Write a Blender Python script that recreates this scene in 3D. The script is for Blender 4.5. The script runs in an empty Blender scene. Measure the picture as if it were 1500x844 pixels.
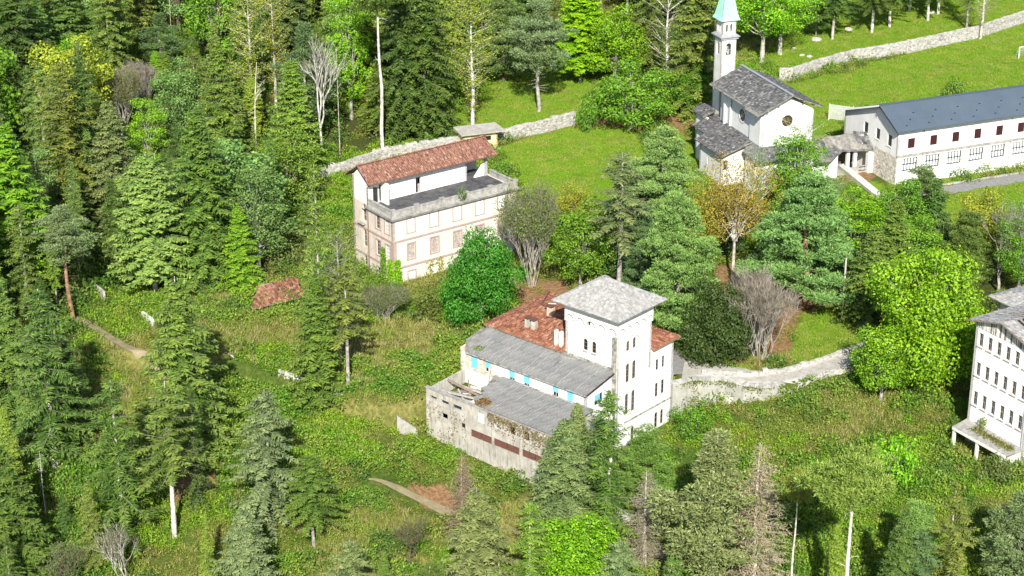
import bpy, math, random
import numpy as np
from mathutils import Vector, noise as mnoise
R_ = random.Random(7)
scene = bpy.context.scene
COL = scene.collection
rad = math.radians

# ------------------------------------------------------------------ camera
CAM = np.array([0.0, 0.0, 109.0]); PITCH = rad(23.08); FPX = 2917.0
cam = bpy.data.cameras.new('camera'); camo = bpy.data.objects.new('camera', cam); COL.objects.link(camo)
camo.location = CAM; camo.rotation_euler = (math.pi/2 - PITCH, 0, 0)
cam.sensor_width = 36; cam.lens = 36*FPX/1500; cam.clip_start = 1; cam.clip_end = 12000
scene.camera = camo
# ------------------------------------------------------------------ light
SUN_EL, SUN_AZ = rad(35), rad(1)          # sun behind the camera, a little to its right
world = bpy.data.worlds.new('World'); scene.world = world; world.use_nodes = True
nt = world.node_tree; bg = nt.nodes['Background']; sky = nt.nodes.new('ShaderNodeTexSky')
sky.sky_type = 'NISHITA'; sky.sun_disc = False; sky.sun_elevation = SUN_EL
sky.sun_rotation = math.pi - SUN_AZ
nt.links.new(sky.outputs[0], bg.inputs[0]); bg.inputs[1].default_value = 0.092
sl = bpy.data.lights.new('sun', 'SUN'); so = bpy.data.objects.new('sun', sl); COL.objects.link(so)
sl.energy = 5.0; sl.angle = rad(0.5); sl.color = (1.0, 0.95, 0.84)
# shadows run away from the camera and slightly to the left
sd = Vector((-math.sin(SUN_AZ)*math.cos(SUN_EL), math.cos(SUN_AZ)*math.cos(SUN_EL), -math.sin(SUN_EL)))
so.rotation_euler = sd.to_track_quat('-Z', 'Y').to_euler()
scene.view_settings.view_transform = 'Standard'; scene.view_settings.look = 'None'
scene.view_settings.exposure = 0.95; scene.view_settings.gamma = 1
scene.cycles.max_bounces = 5; scene.cycles.diffuse_bounces = 3; scene.cycles.transparent_max_bounces = 4

# ------------------------------------------------------------------ terrain shape
FW = np.array([0, math.cos(PITCH), -math.sin(PITCH)]); UP = np.array([0, math.sin(PITCH), math.cos(PITCH)])
BX = [-400, -60, -36.5, -21, -15, -12.5, -9, 5, 9.5, 12.6, 20.2, 20.6, 21.5, 22.7, 24.9, 26.7, 29, 31.6, 34.3, 38.8, 43.6, 47, 75, 400]
BY = [246, 236, 232.7, 221.7, 219, 221, 223, 210.5, 210.5, 219.5, 229.0, 225.9, 226.2, 226.9, 226.95, 226.9, 225.4, 224.8, 225.8, 227.2, 230, 233, 245, 260]
DX = [-400, -60, -36, -16, -10, 5, 20, 23, 29, 38, 46, 60, 400]
DZ = [1.0, 1.5, 2.0, 2.2, 4.2, 4.6, 4.3, 3.8, 2.2, .9, .8, 1.2, 1.5]
_prm = np.random.RandomState(3).uniform(0, 6.28, (6, 3)); _frq = [(.05, .03), (-.04, .07), (.13, .09), (-.11, .16), (.31, -.22), (.23, .37)]
_amp = [.7, .6, .28, .22, .09, .08]
def undul(x, y):
    s = 0
    for (fx, fy), a, p in zip(_frq, _amp, _prm): s = s + a*np.sin(fx*x+fy*y+p[0])
    return s
def H(x, y):
    x = np.asarray(x, float); y = np.asarray(y, float)
    d = np.interp(x, BX, BY) - y
    t = np.clip(d/.9, 0, 1); st = t*t*(3-2*t)
    low = -np.interp(x, DX, DZ)*st - .13*np.clip(d, 0, 90)
    w = np.clip((d-1)/14, 0, 1)                                  # rough ground only below the terrace ...
    w2 = np.clip((-x-40)/20, 0, 1)                               # ... and in the forest
    w3 = np.clip((y-400)/40, 0, 1)
    hill = .16*np.clip(y-430, 0, 500) + .1*np.clip(np.abs(x)-160, 0, 400)
    left = -.06*np.clip(-x-45, 0, 60)
    z = low + undul(x, y)*np.maximum(np.maximum(w, w2*.8), w3) + hill + left
    rr = np.clip((16-np.hypot(x-53.5, (y-210)))/7, 0, 1); rr = rr*rr*(3-2*rr)
    return z*(1-rr) + rr*(-2.95)
def ray(px, py):
    d = FW*FPX + np.array([1, 0, 0])*(px-750) - UP*(py-422); return d/np.linalg.norm(d)
def at(px, py):                                                  # ground point seen at a photo pixel
    d = ray(px, py); t = -CAM[2]/d[2]
    for _ in range(25):
        P = CAM + d*t; t = t + (P[2]-float(H(P[0], P[1])))/(-d[2])*.7
    return CAM + d*t
def top_height(P, py):                                           # height of a vertical from P up to pixel row py
    lo, hi = 0, 80
    for _ in range(30):
        m = (lo+hi)/2; v = P+np.array([0, 0, m])-CAM
        if 422 - FPX*(v@UP)/(v@FW) > py: lo = m
        else: hi = m
    return lo

# ------------------------------------------------------------------ mesh helpers
def new_mesh(name, V, F, tint=None, smooth=False):
    me = bpy.data.meshes.new(name); V = np.asarray(V, np.float32)
    if isinstance(F, np.ndarray):
        n, k = F.shape
        me.vertices.add(len(V)); me.vertices.foreach_set('co', V.ravel())
        me.loops.add(n*k); me.loops.foreach_set('vertex_index', F.ravel().astype(np.int32))
        me.polygons.add(n); me.polygons.foreach_set('loop_start', np.arange(0, n*k, k, dtype=np.int32))
        me.update(calc_edges=True)
    else:
        me.from_pydata([tuple(map(float, v)) for v in V], [], F)
    if tint is not None:
        a = me.attributes.new('tint', 'FLOAT', 'POINT'); a.data.foreach_set('value', np.asarray(tint, np.float32))
    if smooth: me.polygons.foreach_set('use_smooth', [True]*len(me.polygons))
    return me
def link(name, me, mat, parent=None, loc=None, rotz=0):
    if mat is not None and not me.materials: me.materials.append(mat)
    o = bpy.data.objects.new(name, me); COL.objects.link(o)
    if parent is not None: o.parent = parent
    if loc is not None: o.location = tuple(float(a) for a in loc)
    if rotz: o.rotation_euler = (0, 0, rotz)
    return o
def tag(o, label=None, cat=None, group=None, kind=None):
    if label: o['label'] = label
    if cat: o['category'] = cat
    if group: o['group'] = group
    if kind: o['kind'] = kind
    return o
def empty(name, loc, rotz=0, label=None, cat=None, group=None):
    o = bpy.data.objects.new(name, None); COL.objects.link(o); o.location = tuple(float(a) for a in loc); o.rotation_euler = (0, 0, rotz)
    o.empty_display_size = .5
    return tag(o, label, cat, group)
class MB:
    def __init__(s): s.v = []; s.f = []
    def poly(s, *pts):
        n = len(s.v); s.v += [tuple(p) for p in pts]; s.f.append(tuple(range(n, n+len(pts)))); return s
    def hexa(s, a, b):                          # two quads -> solid
        n = len(s.v); s.v += [tuple(p) for p in a]+[tuple(p) for p in b]; k = len(a)
        s.f.append(tuple(range(n+k-1, n-1, -1))); s.f.append(tuple(range(n+k, n+2*k)))
        for i in range(k): j = (i+1) % k; s.f.append((n+i, n+j, n+k+j, n+k+i))
        return s
    def box(s, x0, x1, y0, y1, z0, z1):
        return s.hexa([(x0, y0, z0), (x1, y0, z0), (x1, y1, z0), (x0, y1, z0)], [(x0, y0, z1), (x1, y0, z1), (x1, y1, z1), (x0, y1, z1)])
    def bar(s, a, b, w, h=None):                # beam from a to b
        a = Vector(a); b = Vector(b); h = h or w; d = (b-a).normalized()
        r = d.cross(Vector((0, 0, 1)));  r = r.normalized() if r.length > 1e-3 else Vector((1, 0, 0))
        u = r.cross(d).normalized(); r *= w/2; u *= h/2
        return s.hexa([a-r-u, a+r-u, a+r+u, a-r+u], [b-r-u, b+r-u, b+r+u, b-r+u])
    def tube(s, pts, rads, n=6):
        pts = [Vector(p) for p in pts]; base = len(s.v)
        for i, p in enumerate(pts):
            d = (pts[min(i+1, len(pts)-1)]-pts[max(i-1, 0)]).normalized()
            r = d.cross(Vector((.3, .95, .1))).normalized(); u = d.cross(r)
            for k in range(n):
                a = 2*math.pi*k/n; s.v.append(tuple(p+(r*math.cos(a)+u*math.sin(a))*rads[i]))
        for i in range(len(pts)-1):
            for k in range(n):
                k2 = (k+1) % n; s.f.append((base+i*n+k, base+i*n+k2, base+(i+1)*n+k2, base+(i+1)*n+k))
        s.f.append(tuple(base+k for k in range(n-1, -1, -1))); s.f.append(tuple(base+(len(pts)-1)*n+k for k in range(n)))
        return s
    def slab(s, pts, th):                       # polygon extruded downwards
        return s.hexa([(p[0], p[1], p[2]-th) for p in pts], pts)
    def wall(s, P0, P1, z0, z1, th=.35, op=(), gable=()):
        """P0->P1, outer face on the right-hand side; op = (s0,s1,za,zb[,arch]); gable = [(s,z)...] above z1"""
        P0 = Vector((P0[0], P0[1], 0)); P1 = Vector((P1[0], P1[1], 0)); L = (P1-P0).length; d = (P1-P0)/L; n = Vector((d.y, -d.x, 0))
        def pt(a, z, q): p = P0+d*a-n*q; return (p.x, p.y, z)
        xs = sorted({0, L, *[o[0] for o in op], *[o[1] for o in op]}); zs = sorted({z0, z1, *[o[2] for o in op], *[o[3] for o in op]})
        for i in range(len(xs)-1):
            for j in range(len(zs)-1):
                a, b, c, e = xs[i], xs[i+1], zs[j], zs[j+1]; mx, mz = (a+b)/2, (c+e)/2
                if any(o[0] < mx < o[1] and o[2] < mz < o[3] for o in op): continue
                s.poly(pt(a, c, 0), pt(b, c, 0), pt(b, e, 0), pt(a, e, 0)); s.poly(pt(b, c, th), pt(a, c, th), pt(a, e, th), pt(b, e, th))
        s.poly(pt(0, z0, 0), pt(0, z1, 0), pt(0, z1, th), pt(0, z0, th)); s.poly(pt(L, z0, 0), pt(L, z0, th), pt(L, z1, th), pt(L, z1, 0))
        s.poly(pt(0, z1, 0), pt(L, z1, 0), pt(L, z1, th), pt(0, z1, th))
        for o in op:
            a, b, c, e = o[:4]
            s.poly(pt(a, c, 0), pt(a, e, 0), pt(a, e, th), pt(a, c, th)); s.poly(pt(b, c, 0), pt(b, c, th), pt(b, e, th), pt(b, e, 0))
            s.poly(pt(a, c, 0), pt(a, c, th), pt(b, c, th), pt(b, c, 0)); s.poly(pt(a, e, 0), pt(b, e, 0), pt(b, e, th), pt(a, e, th))
            if len(o) > 4 and o[4]:              # arch: spandrels
                r = (b-a)/2; m = (a+b)/2; N = 5; ry = min(r, (e-c)*.5)
                for sg in (-1, 1):
                    arc = [(m+sg*r*math.cos(t*math.pi/2/N), e-ry+ry*math.sin(t*math.pi/2/N)) for t in range(N+1)]
                    cx = m+sg*r
                    pts = [(cx, e)]+(arc if sg > 0 else arc)
                    A = [pt(x, z, .002) for x, z in pts]; Bq = [pt(x, z, th-.002) for x, z in pts]
                    s.hexa(A, Bq)
        if gable:
            g = [(0, z1)]+list(gable)+[(L, z1)]
            s.hexa([pt(x, z, 0) for x, z in g], [pt(x, z, th) for x, z in g])
        return s
    def build(s, name, mat, parent=None, loc=None, smooth=False):
        me = new_mesh(name, s.v, s.f, smooth=smooth); return link(name, me, mat, parent, loc)

# ------------------------------------------------------------------ materials
def mat_base(name):
    m = bpy.data.materials.new(name); m.use_nodes = True; n = m.node_tree.nodes; return m, n, m.node_tree.links, n['Principled BSDF']
def N(n, t, **kw):
    k = n.new(t)
    for a, b in kw.items(): setattr(k, a, b)
    return k
def surf(name, c1, c2, scale=1.0, rough=.85, bump=.3, stain=None, stain_amt=.5, stain_scale=(.6, .6, .12), lo=.35, hi=.65, fine=6.0, spec=.25, stlo=.52, sthi=.68, bdist=.02):
    m, n, l, p = mat_base(name)
    tc = N(n, 'ShaderNodeTexCoord'); a = N(n, 'ShaderNodeTexNoise'); a.inputs['Scale'].default_value = scale; a.inputs['Detail'].default_value = 6; a.inputs['Roughness'].default_value = .65
    l.new(tc.outputs['Object'], a.inputs['Vector'])
    r = N(n, 'ShaderNodeMapRange'); r.inputs['From Min'].default_value = lo; r.inputs['From Max'].default_value = hi; l.new(a.outputs[0], r.inputs[0])
    mx = N(n, 'ShaderNodeMix', data_type='RGBA'); mx.inputs[6].default_value = (*c1, 1); mx.inputs[7].default_value = (*c2, 1); l.new(r.outputs[0], mx.inputs[0])
    out = mx.outputs[2]
    if stain:
        mp = N(n, 'ShaderNodeMapping'); mp.inputs['Scale'].default_value = stain_scale; l.new(tc.outputs['Object'], mp.inputs[0])
        b = N(n, 'ShaderNodeTexNoise'); b.inputs['Scale'].default_value = 3; b.inputs['Detail'].default_value = 7; b.inputs['Roughness'].default_value = .7; l.new(mp.outputs[0], b.inputs['Vector'])
        r2 = N(n, 'ShaderNodeMapRange'); r2.inputs['From Min'].default_value = stlo; r2.inputs['From Max'].default_value = sthi; r2.inputs['To Max'].default_value = stain_amt; l.new(b.outputs[0], r2.inputs[0])
        m2 = N(n, 'ShaderNodeMix', data_type='RGBA'); m2.inputs[7].default_value = (*stain, 1); l.new(r2.outputs[0], m2.inputs[0]); l.new(out, m2.inputs[6]); out = m2.outputs[2]
    l.new(out, p.inputs['Base Color']); p.inputs['Roughness'].default_value = rough; p.inputs['Specular IOR Level'].default_value = spec
    if bump:
        f = N(n, 'ShaderNodeTexNoise'); f.inputs['Scale'].default_value = fine; f.inputs['Detail'].default_value = 5; l.new(tc.outputs['Object'], f.inputs['Vector'])
        bm = N(n, 'ShaderNodeBump'); bm.inputs['Strength'].default_value = bump; bm.inputs['Distance'].default_value = bdist; l.new(f.outputs[0], bm.inputs['Height']); l.new(bm.outputs[0], p.inputs['Normal'])
    return m
def pieces_mat(name, cols, rough=.85, scale=2.0, spec=.2):
    """material for many small pieces: colour by the 'tint' attribute through a ramp, plus fine grain"""
    m, n, l, p = mat_base(name)
    at_ = N(n, 'ShaderNodeAttribute', attribute_name='tint'); r = N(n, 'ShaderNodeValToRGB')
    el = r.color_ramp.elements
    for i, c in enumerate(cols):
        q = i/(len(cols)-1)
        if i < 2: e = el[i]; e.position = q
        else: e = el.new(q)
        e.color = (*c, 1)
    for i, c in enumerate(cols): el[i].position = i/(len(cols)-1); el[i].color = (*c, 1)
    l.new(at_.outputs['Fac'], r.inputs[0])
    tc = N(n, 'ShaderNodeTexCoord'); a = N(n, 'ShaderNodeTexNoise'); a.inputs['Scale'].default_value = scale; a.inputs['Detail'].default_value = 8; a.inputs['Roughness'].default_value = .7
    l.new(tc.outputs['Object'], a.inputs['Vector'])
    rr = N(n, 'ShaderNodeMapRange'); rr.inputs['From Min'].default_value = .3; rr.inputs['From Max'].default_value = .7; rr.inputs['To Min'].default_value = .6; rr.inputs['To Max'].default_value = 1.35; l.new(a.outputs[0], rr.inputs[0])
    vm = N(n, 'ShaderNodeVectorMath', operation='SCALE'); l.new(r.outputs[0], vm.inputs[0]); l.new(rr.outputs[0], vm.inputs['Scale'])
    l.new(vm.outputs[0], p.inputs['Base Color']); p.inputs['Roughness'].default_value = rough; p.inputs['Specular IOR Level'].default_value = spec
    return m
def leaf_mat(name, transl=.35, per='object'):
    """foliage: object colour x leaf tint"""
    m, n, l, p = mat_base(name); oi = N(n, 'ShaderNodeObjectInfo'); at_ = N(n, 'ShaderNodeAttribute', attribute_name='tint')
    hs = N(n, 'ShaderNodeHueSaturation')
    def rng(src, a, b):
        q = N(n, 'ShaderNodeMapRange'); q.inputs['To Min'].default_value = a; q.inputs['To Max'].default_value = b; l.new(src, q.inputs[0]); return q.outputs[0]
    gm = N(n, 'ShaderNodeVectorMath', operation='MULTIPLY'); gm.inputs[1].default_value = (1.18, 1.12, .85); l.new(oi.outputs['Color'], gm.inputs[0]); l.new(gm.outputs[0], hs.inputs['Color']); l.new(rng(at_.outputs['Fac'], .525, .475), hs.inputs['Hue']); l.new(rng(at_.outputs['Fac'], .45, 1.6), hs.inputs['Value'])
    p.inputs['Roughness'].default_value = .55; p.inputs['Specular IOR Level'].default_value = .3
    l.new(hs.outputs[0], p.inputs['Base Color'])
    tr = N(n, 'ShaderNodeBsdfTranslucent'); l.new(hs.outputs[0], tr.inputs[0])
    mx = N(n, 'ShaderNodeMixShader'); mx.inputs[0].default_value = transl; l.new(p.outputs[0], mx.inputs[1]); l.new(tr.outputs[0], mx.inputs[2])
    l.new(mx.outputs[0], n['Material Output'].inputs[0])
    return m
M = {}
M['leaf'] = leaf_mat('foliage', .3)
M['needle'] = leaf_mat('needles', .15)
def bark(name):
    m, n, l, p = mat_base(name); oi = N(n, 'ShaderNodeObjectInfo'); tc = N(n, 'ShaderNodeTexCoord'); a = N(n, 'ShaderNodeTexNoise'); a.inputs['Scale'].default_value = 1.6; a.inputs['Detail'].default_value = 8
    l.new(tc.outputs['Object'], a.inputs['Vector']); r = N(n, 'ShaderNodeMapRange'); r.inputs['From Min'].default_value = .35; r.inputs['From Max'].default_value = .65; r.inputs['To Min'].default_value = .5; r.inputs['To Max'].default_value = 1.3; l.new(a.outputs[0], r.inputs[0])
    v = N(n, 'ShaderNodeVectorMath', operation='SCALE'); l.new(oi.outputs['Color'], v.inputs[0]); l.new(r.outputs[0], v.inputs['Scale']); l.new(v.outputs[0], p.inputs['Base Color']); p.inputs['Roughness'].default_value = .9
    return m
M['bark'] = bark('bark')
M['white'] = surf('white_plaster', (.70, .70, .69), (.60, .60, .58), .5, stain=(.24, .23, .21), stain_amt=.6, stain_scale=(.5, .5, .09), stlo=.55, sthi=.74)
M['white2'] = surf('old_white_plaster', (.69, .68, .65), (.58, .56, .53), .6, stain=(.28, .26, .23), stain_amt=.55, stain_scale=(.5, .5, .1), stlo=.56, sthi=.74)
M['cleanwhite'] = surf('clean_white_plaster', (.70, .70, .70), (.62, .62, .61), .4, stain=(.30, .29, .27), stain_amt=.5, stain_scale=(.5, .5, .1), stlo=.56, sthi=.74)
M['pink'] = surf('cream_plaster', (.60, .555, .495), (.53, .49, .435), .35, stain=(.36, .30, .25), stain_amt=.55, stain_scale=(.5, .5, .25), stlo=.55, sthi=.72)
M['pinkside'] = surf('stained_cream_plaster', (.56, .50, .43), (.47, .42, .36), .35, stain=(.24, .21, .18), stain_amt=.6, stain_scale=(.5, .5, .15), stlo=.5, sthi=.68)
M['trim'] = surf('pinkish_stone_trim', (.30, .225, .20), (.36, .28, .25), 2)
M['darktrim'] = surf('weathered_dark_cornice', (.10, .095, .09), (.26, .25, .23), 1.2)
M['concrete'] = surf('old_concrete', (.44, .42, .38), (.30, .285, .255), .7, stain=(.13, .12, .10), stain_amt=.75, stain_scale=(.8, .8, .12), stlo=.5, sthi=.66)
M['parapet'] = surf('weathered_parapet', (.38, .37, .35), (.22, .215, .205), 1.4, stain=(.12, .12, .11), stain_amt=.6, stlo=.5, sthi=.68)
M['rendered'] = surf('cracked_pale_render', (.34, .335, .31), (.25, .245, .22), 1.2, stain=(.16, .15, .12), stain_amt=.6, stain_scale=(1, 1, .25), stlo=.52, sthi=.7)
M['parapetlight'] = surf('pale_weathered_render', (.55, .55, .54), (.42, .42, .41), 1.3, stain=(.2, .2, .18), stain_amt=.5)
M['blockwhite'] = surf('bright_old_plaster', (.82, .82, .80), (.76, .755, .73), .5, stain=(.42, .38, .33), stain_amt=.5, stain_scale=(.5, .5, .1), stlo=.56, sthi=.76)
M['asphalt'] = surf('worn_asphalt', (.17, .165, .17), (.24, .235, .23), 1.5, fine=18)
M['felt'] = surf('dark_roof_felt', (.035, .035, .04), (.10, .10, .105), .8, rough=.8, stain=(.22, .21, .2), stain_amt=.4, stain_scale=(1, 1, 1))
M['gravel'] = surf('pale_gravel', (.42, .40, .37), (.27, .26, .23), 1.1, fine=14, bump=.6)
M['dirt'] = surf('dry_dirt', (.27, .22, .145), (.17, .15, .08), 1.0, fine=10, bump=.6)
M['path'] = surf('pale_paving', (.58, .56, .52), (.46, .44, .41), 1.2)
M['bluepanel'] = surf('sky_blue_blind', (.12, .42, .72), (.16, .46, .74), 2, rough=.6, bump=.1)
M['wood'] = surf('weathered_wood', (.16, .12, .09), (.26, .21, .17), 3)
M['greywood'] = surf('grey_boards', (.36, .34, .32), (.24, .22, .20), 3)
M['maroon'] = surf('dark_red_shutter', (.035, .010, .012), (.045, .014, .016), 3, rough=.5)
M['rust'] = surf('rusty_metal', (.15, .06, .045), (.09, .05, .04), 3)
M['iron'] = surf('black_iron', (.02, .02, .022), (.03, .03, .03), 3, rough=.45)
M['pipe'] = surf('grey_metal_pipe', (.25, .25, .26), (.33, .33, .33), 3, rough=.45)
M['brownpipe'] = surf('brown_copper_pipe', (.12, .07, .05), (.16, .10, .08), 3, rough=.45)
M['shutterwhite'] = surf('white_shutter', (.80, .79, .78), (.72, .71, .70), 3, rough=.6)
M['board'] = surf('grey_brown_boarding', (.24, .20, .18), (.42, .38, .35), 5, lo=.4, hi=.6)
M['yellow'] = surf('pale_yellow_plaster', (.72, .62, .30), (.64, .56, .30), 1)
M['mould'] = surf('mossy_corner', (.13, .13, .11), (.38, .37, .34), 1.6, lo=.4, hi=.6)
M['roofblue'] = surf('slate_blue_sheet_roof', (.062, .085, .115), (.075, .10, .13), .3, rough=.5, bump=.05, fine=3, spec=.4)
M['copper'] = surf('verdigris_copper', (.24, .52, .44), (.36, .60, .50), 1.2, rough=.6, stain=(.15, .30, .26), stain_amt=.6)
M['slateled'] = surf('grey_lead', (.2, .21, .23), (.3, .31, .33), 2, rough=.6)
M['plainpost'] = surf('grey_timber_pole', (.46, .44, .41), (.34, .32, .30), 2)
M['steel'] = surf('white_painted_steel', (.8, .8, .8), (.7, .7, .7), 4, rough=.4)
M['brickwall'] = surf('bare_brickwork', (.42, .30, .20), (.50, .42, .33), 2.4, lo=.4, hi=.6, bump=.6, stain=(.6, .56, .5), stain_amt=.6)
M['inner'] = surf('dim_interior', (.10, .09, .08), (.05, .05, .05), 1)
M['rock'] = surf('pale_rock', (.42, .40, .36), (.28, .27, .25), 1.5, bump=.8)
m, n, l, p = mat_base('window_glass'); p.inputs['Base Color'].default_value = (.012, .015, .02, 1); p.inputs['Roughness'].default_value = .12; p.inputs['Specular IOR Level'].default_value = .35
tc = N(n, 'ShaderNodeTexCoord'); a = N(n, 'ShaderNodeTexNoise'); a.inputs['Scale'].default_value = 1.2; l.new(tc.outputs['Object'], a.inputs['Vector']); bm = N(n, 'ShaderNodeBump'); bm.inputs['Strength'].default_value = .15; l.new(a.outputs[0], bm.inputs['Height']); l.new(bm.outputs[0], p.inputs['Normal'])
M['glass'] = m
m = surf('pale_glass', (.62, .66, .68), (.50, .55, .58), .8, rough=.25, bump=.05, spec=.5); M['paleglass'] = m
M['redtile'] = pieces_mat('terracotta_tiles', [(.12, .06, .045), (.19, .09, .065), (.25, .13, .095), (.33, .22, .17)])
M['orangetile'] = pieces_mat('orange_terracotta_tiles', [(.10, .045, .03), (.19, .075, .045), (.26, .11, .065), (.33, .20, .14)])
M['stoneslab'] = pieces_mat('grey_stone_slabs', [(.05, .05, .055), (.095, .095, .10), (.135, .135, .135), (.27, .265, .25)])
M['slate'] = pieces_mat('light_grey_shingles', [(.20, .20, .20), (.27, .265, .26), (.33, .325, .315), (.40, .39, .37)])
M['sheet'] = pieces_mat('grey_fibre_sheets', [(.12, .125, .125), (.155, .16, .16), (.185, .185, .185), (.25, .245, .235)], scale=1.6)
M['stones'] = pieces_mat('rubble_stones', [(.22, .21, .195), (.31, .30, .28), (.38, .37, .345), (.48, .465, .44)])
M['brownstones'] = pieces_mat('warm_masonry_stones', [(.32, .30, .26), (.45, .42, .37), (.54, .51, .46), (.62, .59, .54)])
M['whitestones'] = pieces_mat('pale_masonry_stones', [(.40, .38, .35), (.54, .52, .49), (.62, .60, .57), (.72, .70, .67)])
M['cladding'] = pieces_mat('vertical_boards', [(.14, .12, .11), (.30, .28, .26), (.5, .48, .45), (.66, .64, .62)])

# ------------------------------------------------------------------ roof and masonry coverings made of real pieces
def sub(a, b): return np.asarray(b, float)-np.asarray(a, float)
def inpoly(pts, poly):
    x, y = pts[:, 0], pts[:, 1]; c = np.zeros(len(pts), bool); k = len(poly)
    for i in range(k):
        x0, y0 = poly[i]; x1, y1 = poly[(i+1) % k]
        if y0 == y1: continue
        m = ((y0 > y) != (y1 > y)) & (x < (x1-x0)*(y-y0)/(y1-y0)+x0); c ^= m
    return c
def cover(name, poly, mat, parent, w=.3, h=.35, kind='arch', jit=.03, lift=.05, seed=1, th=.05, miss=0.0, tsd=.22):
    """lay pieces (tiles or slabs) over the plane polygon; poly[0]->poly[1] is the eave"""
    P = [np.asarray(q, float) for q in poly]; o = P[0]; e = sub(P[0], P[1]); L = np.linalg.norm(e); e = e/L
    nn = np.zeros(3)
    for i in range(1, len(P)-1): nn += np.cross(P[i]-o, P[i+1]-o)
    nn /= np.linalg.norm(nn)
    if nn[2] < 0: nn = -nn
    s = np.cross(nn, e); s /= np.linalg.norm(s)
    if s[2] < 0 and abs(s[2]) > 1e-6: s = -s
    P2 = [((q-o)@e, (q-o)@s) for q in P]
    if np.mean([q[1] for q in P2]) < 0: s = -s; P2 = [(a, -b) for a, b in P2]
    a0, a1 = min(q[0] for q in P2), max(q[0] for q in P2); b1 = max(q[1] for q in P2)
    rs = np.random.RandomState(seed); V = []; F = []; T = []
    r = 0; b = -.04
    while b < b1:
        a = a0+(rs.uniform(0, w) if kind == 'slab' else 0)
        while a < a1:
            ww = w*(rs.uniform(.7, 1.4) if kind == 'slab' else 1); hh = h*(rs.uniform(1.15, 1.45))
            if inpoly(np.array([[a+ww/2, b+h/2]]), P2)[0] and rs.rand() > miss:
                t = float(np.clip(rs.normal(.5, tsd), 0, 1)); n0 = len(V)
                ja, jb, jn = rs.normal(0, jit, 3); base = o+e*(a+ja)+s*(b+jb)+nn*(lift+abs(jn)*.7)
                lo_ = nn*th
                if kind == 'arch':
                    for q, (fx, fz) in enumerate(((0, 0), (.25, .09), (.62, .09), (.88, 0))):
                        V += [base+e*ww*fx+nn*(fz+.05), base+e*ww*fx+nn*fz*.9+s*hh+nn*(-.01)]
                    for q in range(3): F.append((n0+2*q, n0+2*q+2, n0+2*q+3, n0+2*q+1))
                    # open end facing the eave
                    F.append((n0, n0+2, n0+4, n0+6)); T += [t]*8
                else:
                    tl = rs.normal(0, jit*.5, 4)
                    q0 = base+lo_+nn*tl[0]; q1 = base+e*ww*.97+lo_+nn*tl[1]; q2 = base+e*ww*.97+s*hh+nn*tl[2]; q3 = base+s*hh+nn*tl[3]
                    V += [q0, q1, q2, q3, base-nn*.03, base+e*ww*.97-nn*.03]; F += [(n0, n0+1, n0+2, n0+3), (n0+4, n0+5, n0+1, n0)]; T += [t]*6
            a += ww
        b += h; r += 1
    me = new_mesh(name, V, F, tint=T); ob = link(name, me, mat, parent); ob['kind'] = 'stuff'
    return ob
def masonry(name, P0, P1, z0, z1, mat, parent, w=.4, h=.22, proud=.05, seed=1, skip=(), topnoise=0.0, both=False, thick=.4):
    """courses of separate stones on a vertical face (outer side on the right of P0->P1)"""
    P0 = Vector((P0[0], P0[1], 0)); P1 = Vector((P1[0], P1[1], 0)); L = (P1-P0).length; d = (P1-P0)/L; nv = Vector((d.y, -d.x, 0)); rs = np.random.RandomState(seed)
    V = []; F = []; T = []
    z0f = z0 if callable(z0) else (lambda s_: z0); z1f = z1 if callable(z1) else (lambda s_: z1)
    a = 0; cols = []
    zz0 = min(z0f(0), z0f(L)); zmax = max(z1f(0), z1f(L), z1f(L/2))+topnoise; z = zz0
    while z < zmax:
        hh = h*rs.uniform(.8, 1.25); a = -rs.uniform(0, w)
        while a < L:
            ww = w*rs.uniform(.6, 1.5); s0 = max(a, 0); s1 = min(a+ww-.03, L); mid = (s0+s1)/2
            if s1-s0 > .08 and z+hh*.5 > z0f(mid) and z+hh*.5 < z1f(mid)+rs.uniform(-topnoise, topnoise) and not any(k[0] < mid < k[1] and k[2] < z+hh/2 < k[3] for k in skip):
                t = float(np.clip(rs.normal(.5, .27), 0, 1)); pr = proud*rs.uniform(.3, 1.4)
                sides = (1, -1) if both else (1,)
                for sg in sides:
                    n0 = len(V); off0 = 0 if sg > 0 else thick
                    for q in (-.02, pr):
                        o_ = nv*(q if sg > 0 else -(thick+q))
                        j = [rs.uniform(-.025, .025) for _ in range(4)] if q > 0 else [0]*4
                        V += [P0+d*(s0+.02)+o_+Vector((0, 0, z+.02+j[0])), P0+d*(s1+j[1])+o_+Vector((0, 0, z+.02)), P0+d*s1+o_+Vector((0, 0, z+hh-.01+j[2])), P0+d*(s0+.02)+o_+Vector((0, 0, z+hh-.01+j[3]))]
                    F += [(n0+4, n0+5, n0+6, n0+7), (n0, n0+1, n0+5, n0+4), (n0+3, n0+7, n0+6, n0+2), (n0, n0+4, n0+7, n0+3), (n0+1, n0+2, n0+6, n0+5)]; T += [t]*8
            a += ww
        z += hh
    ob = link(name, new_mesh(name, V, F, tint=T), mat, parent); ob['kind'] = 'stuff'; return ob

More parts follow.
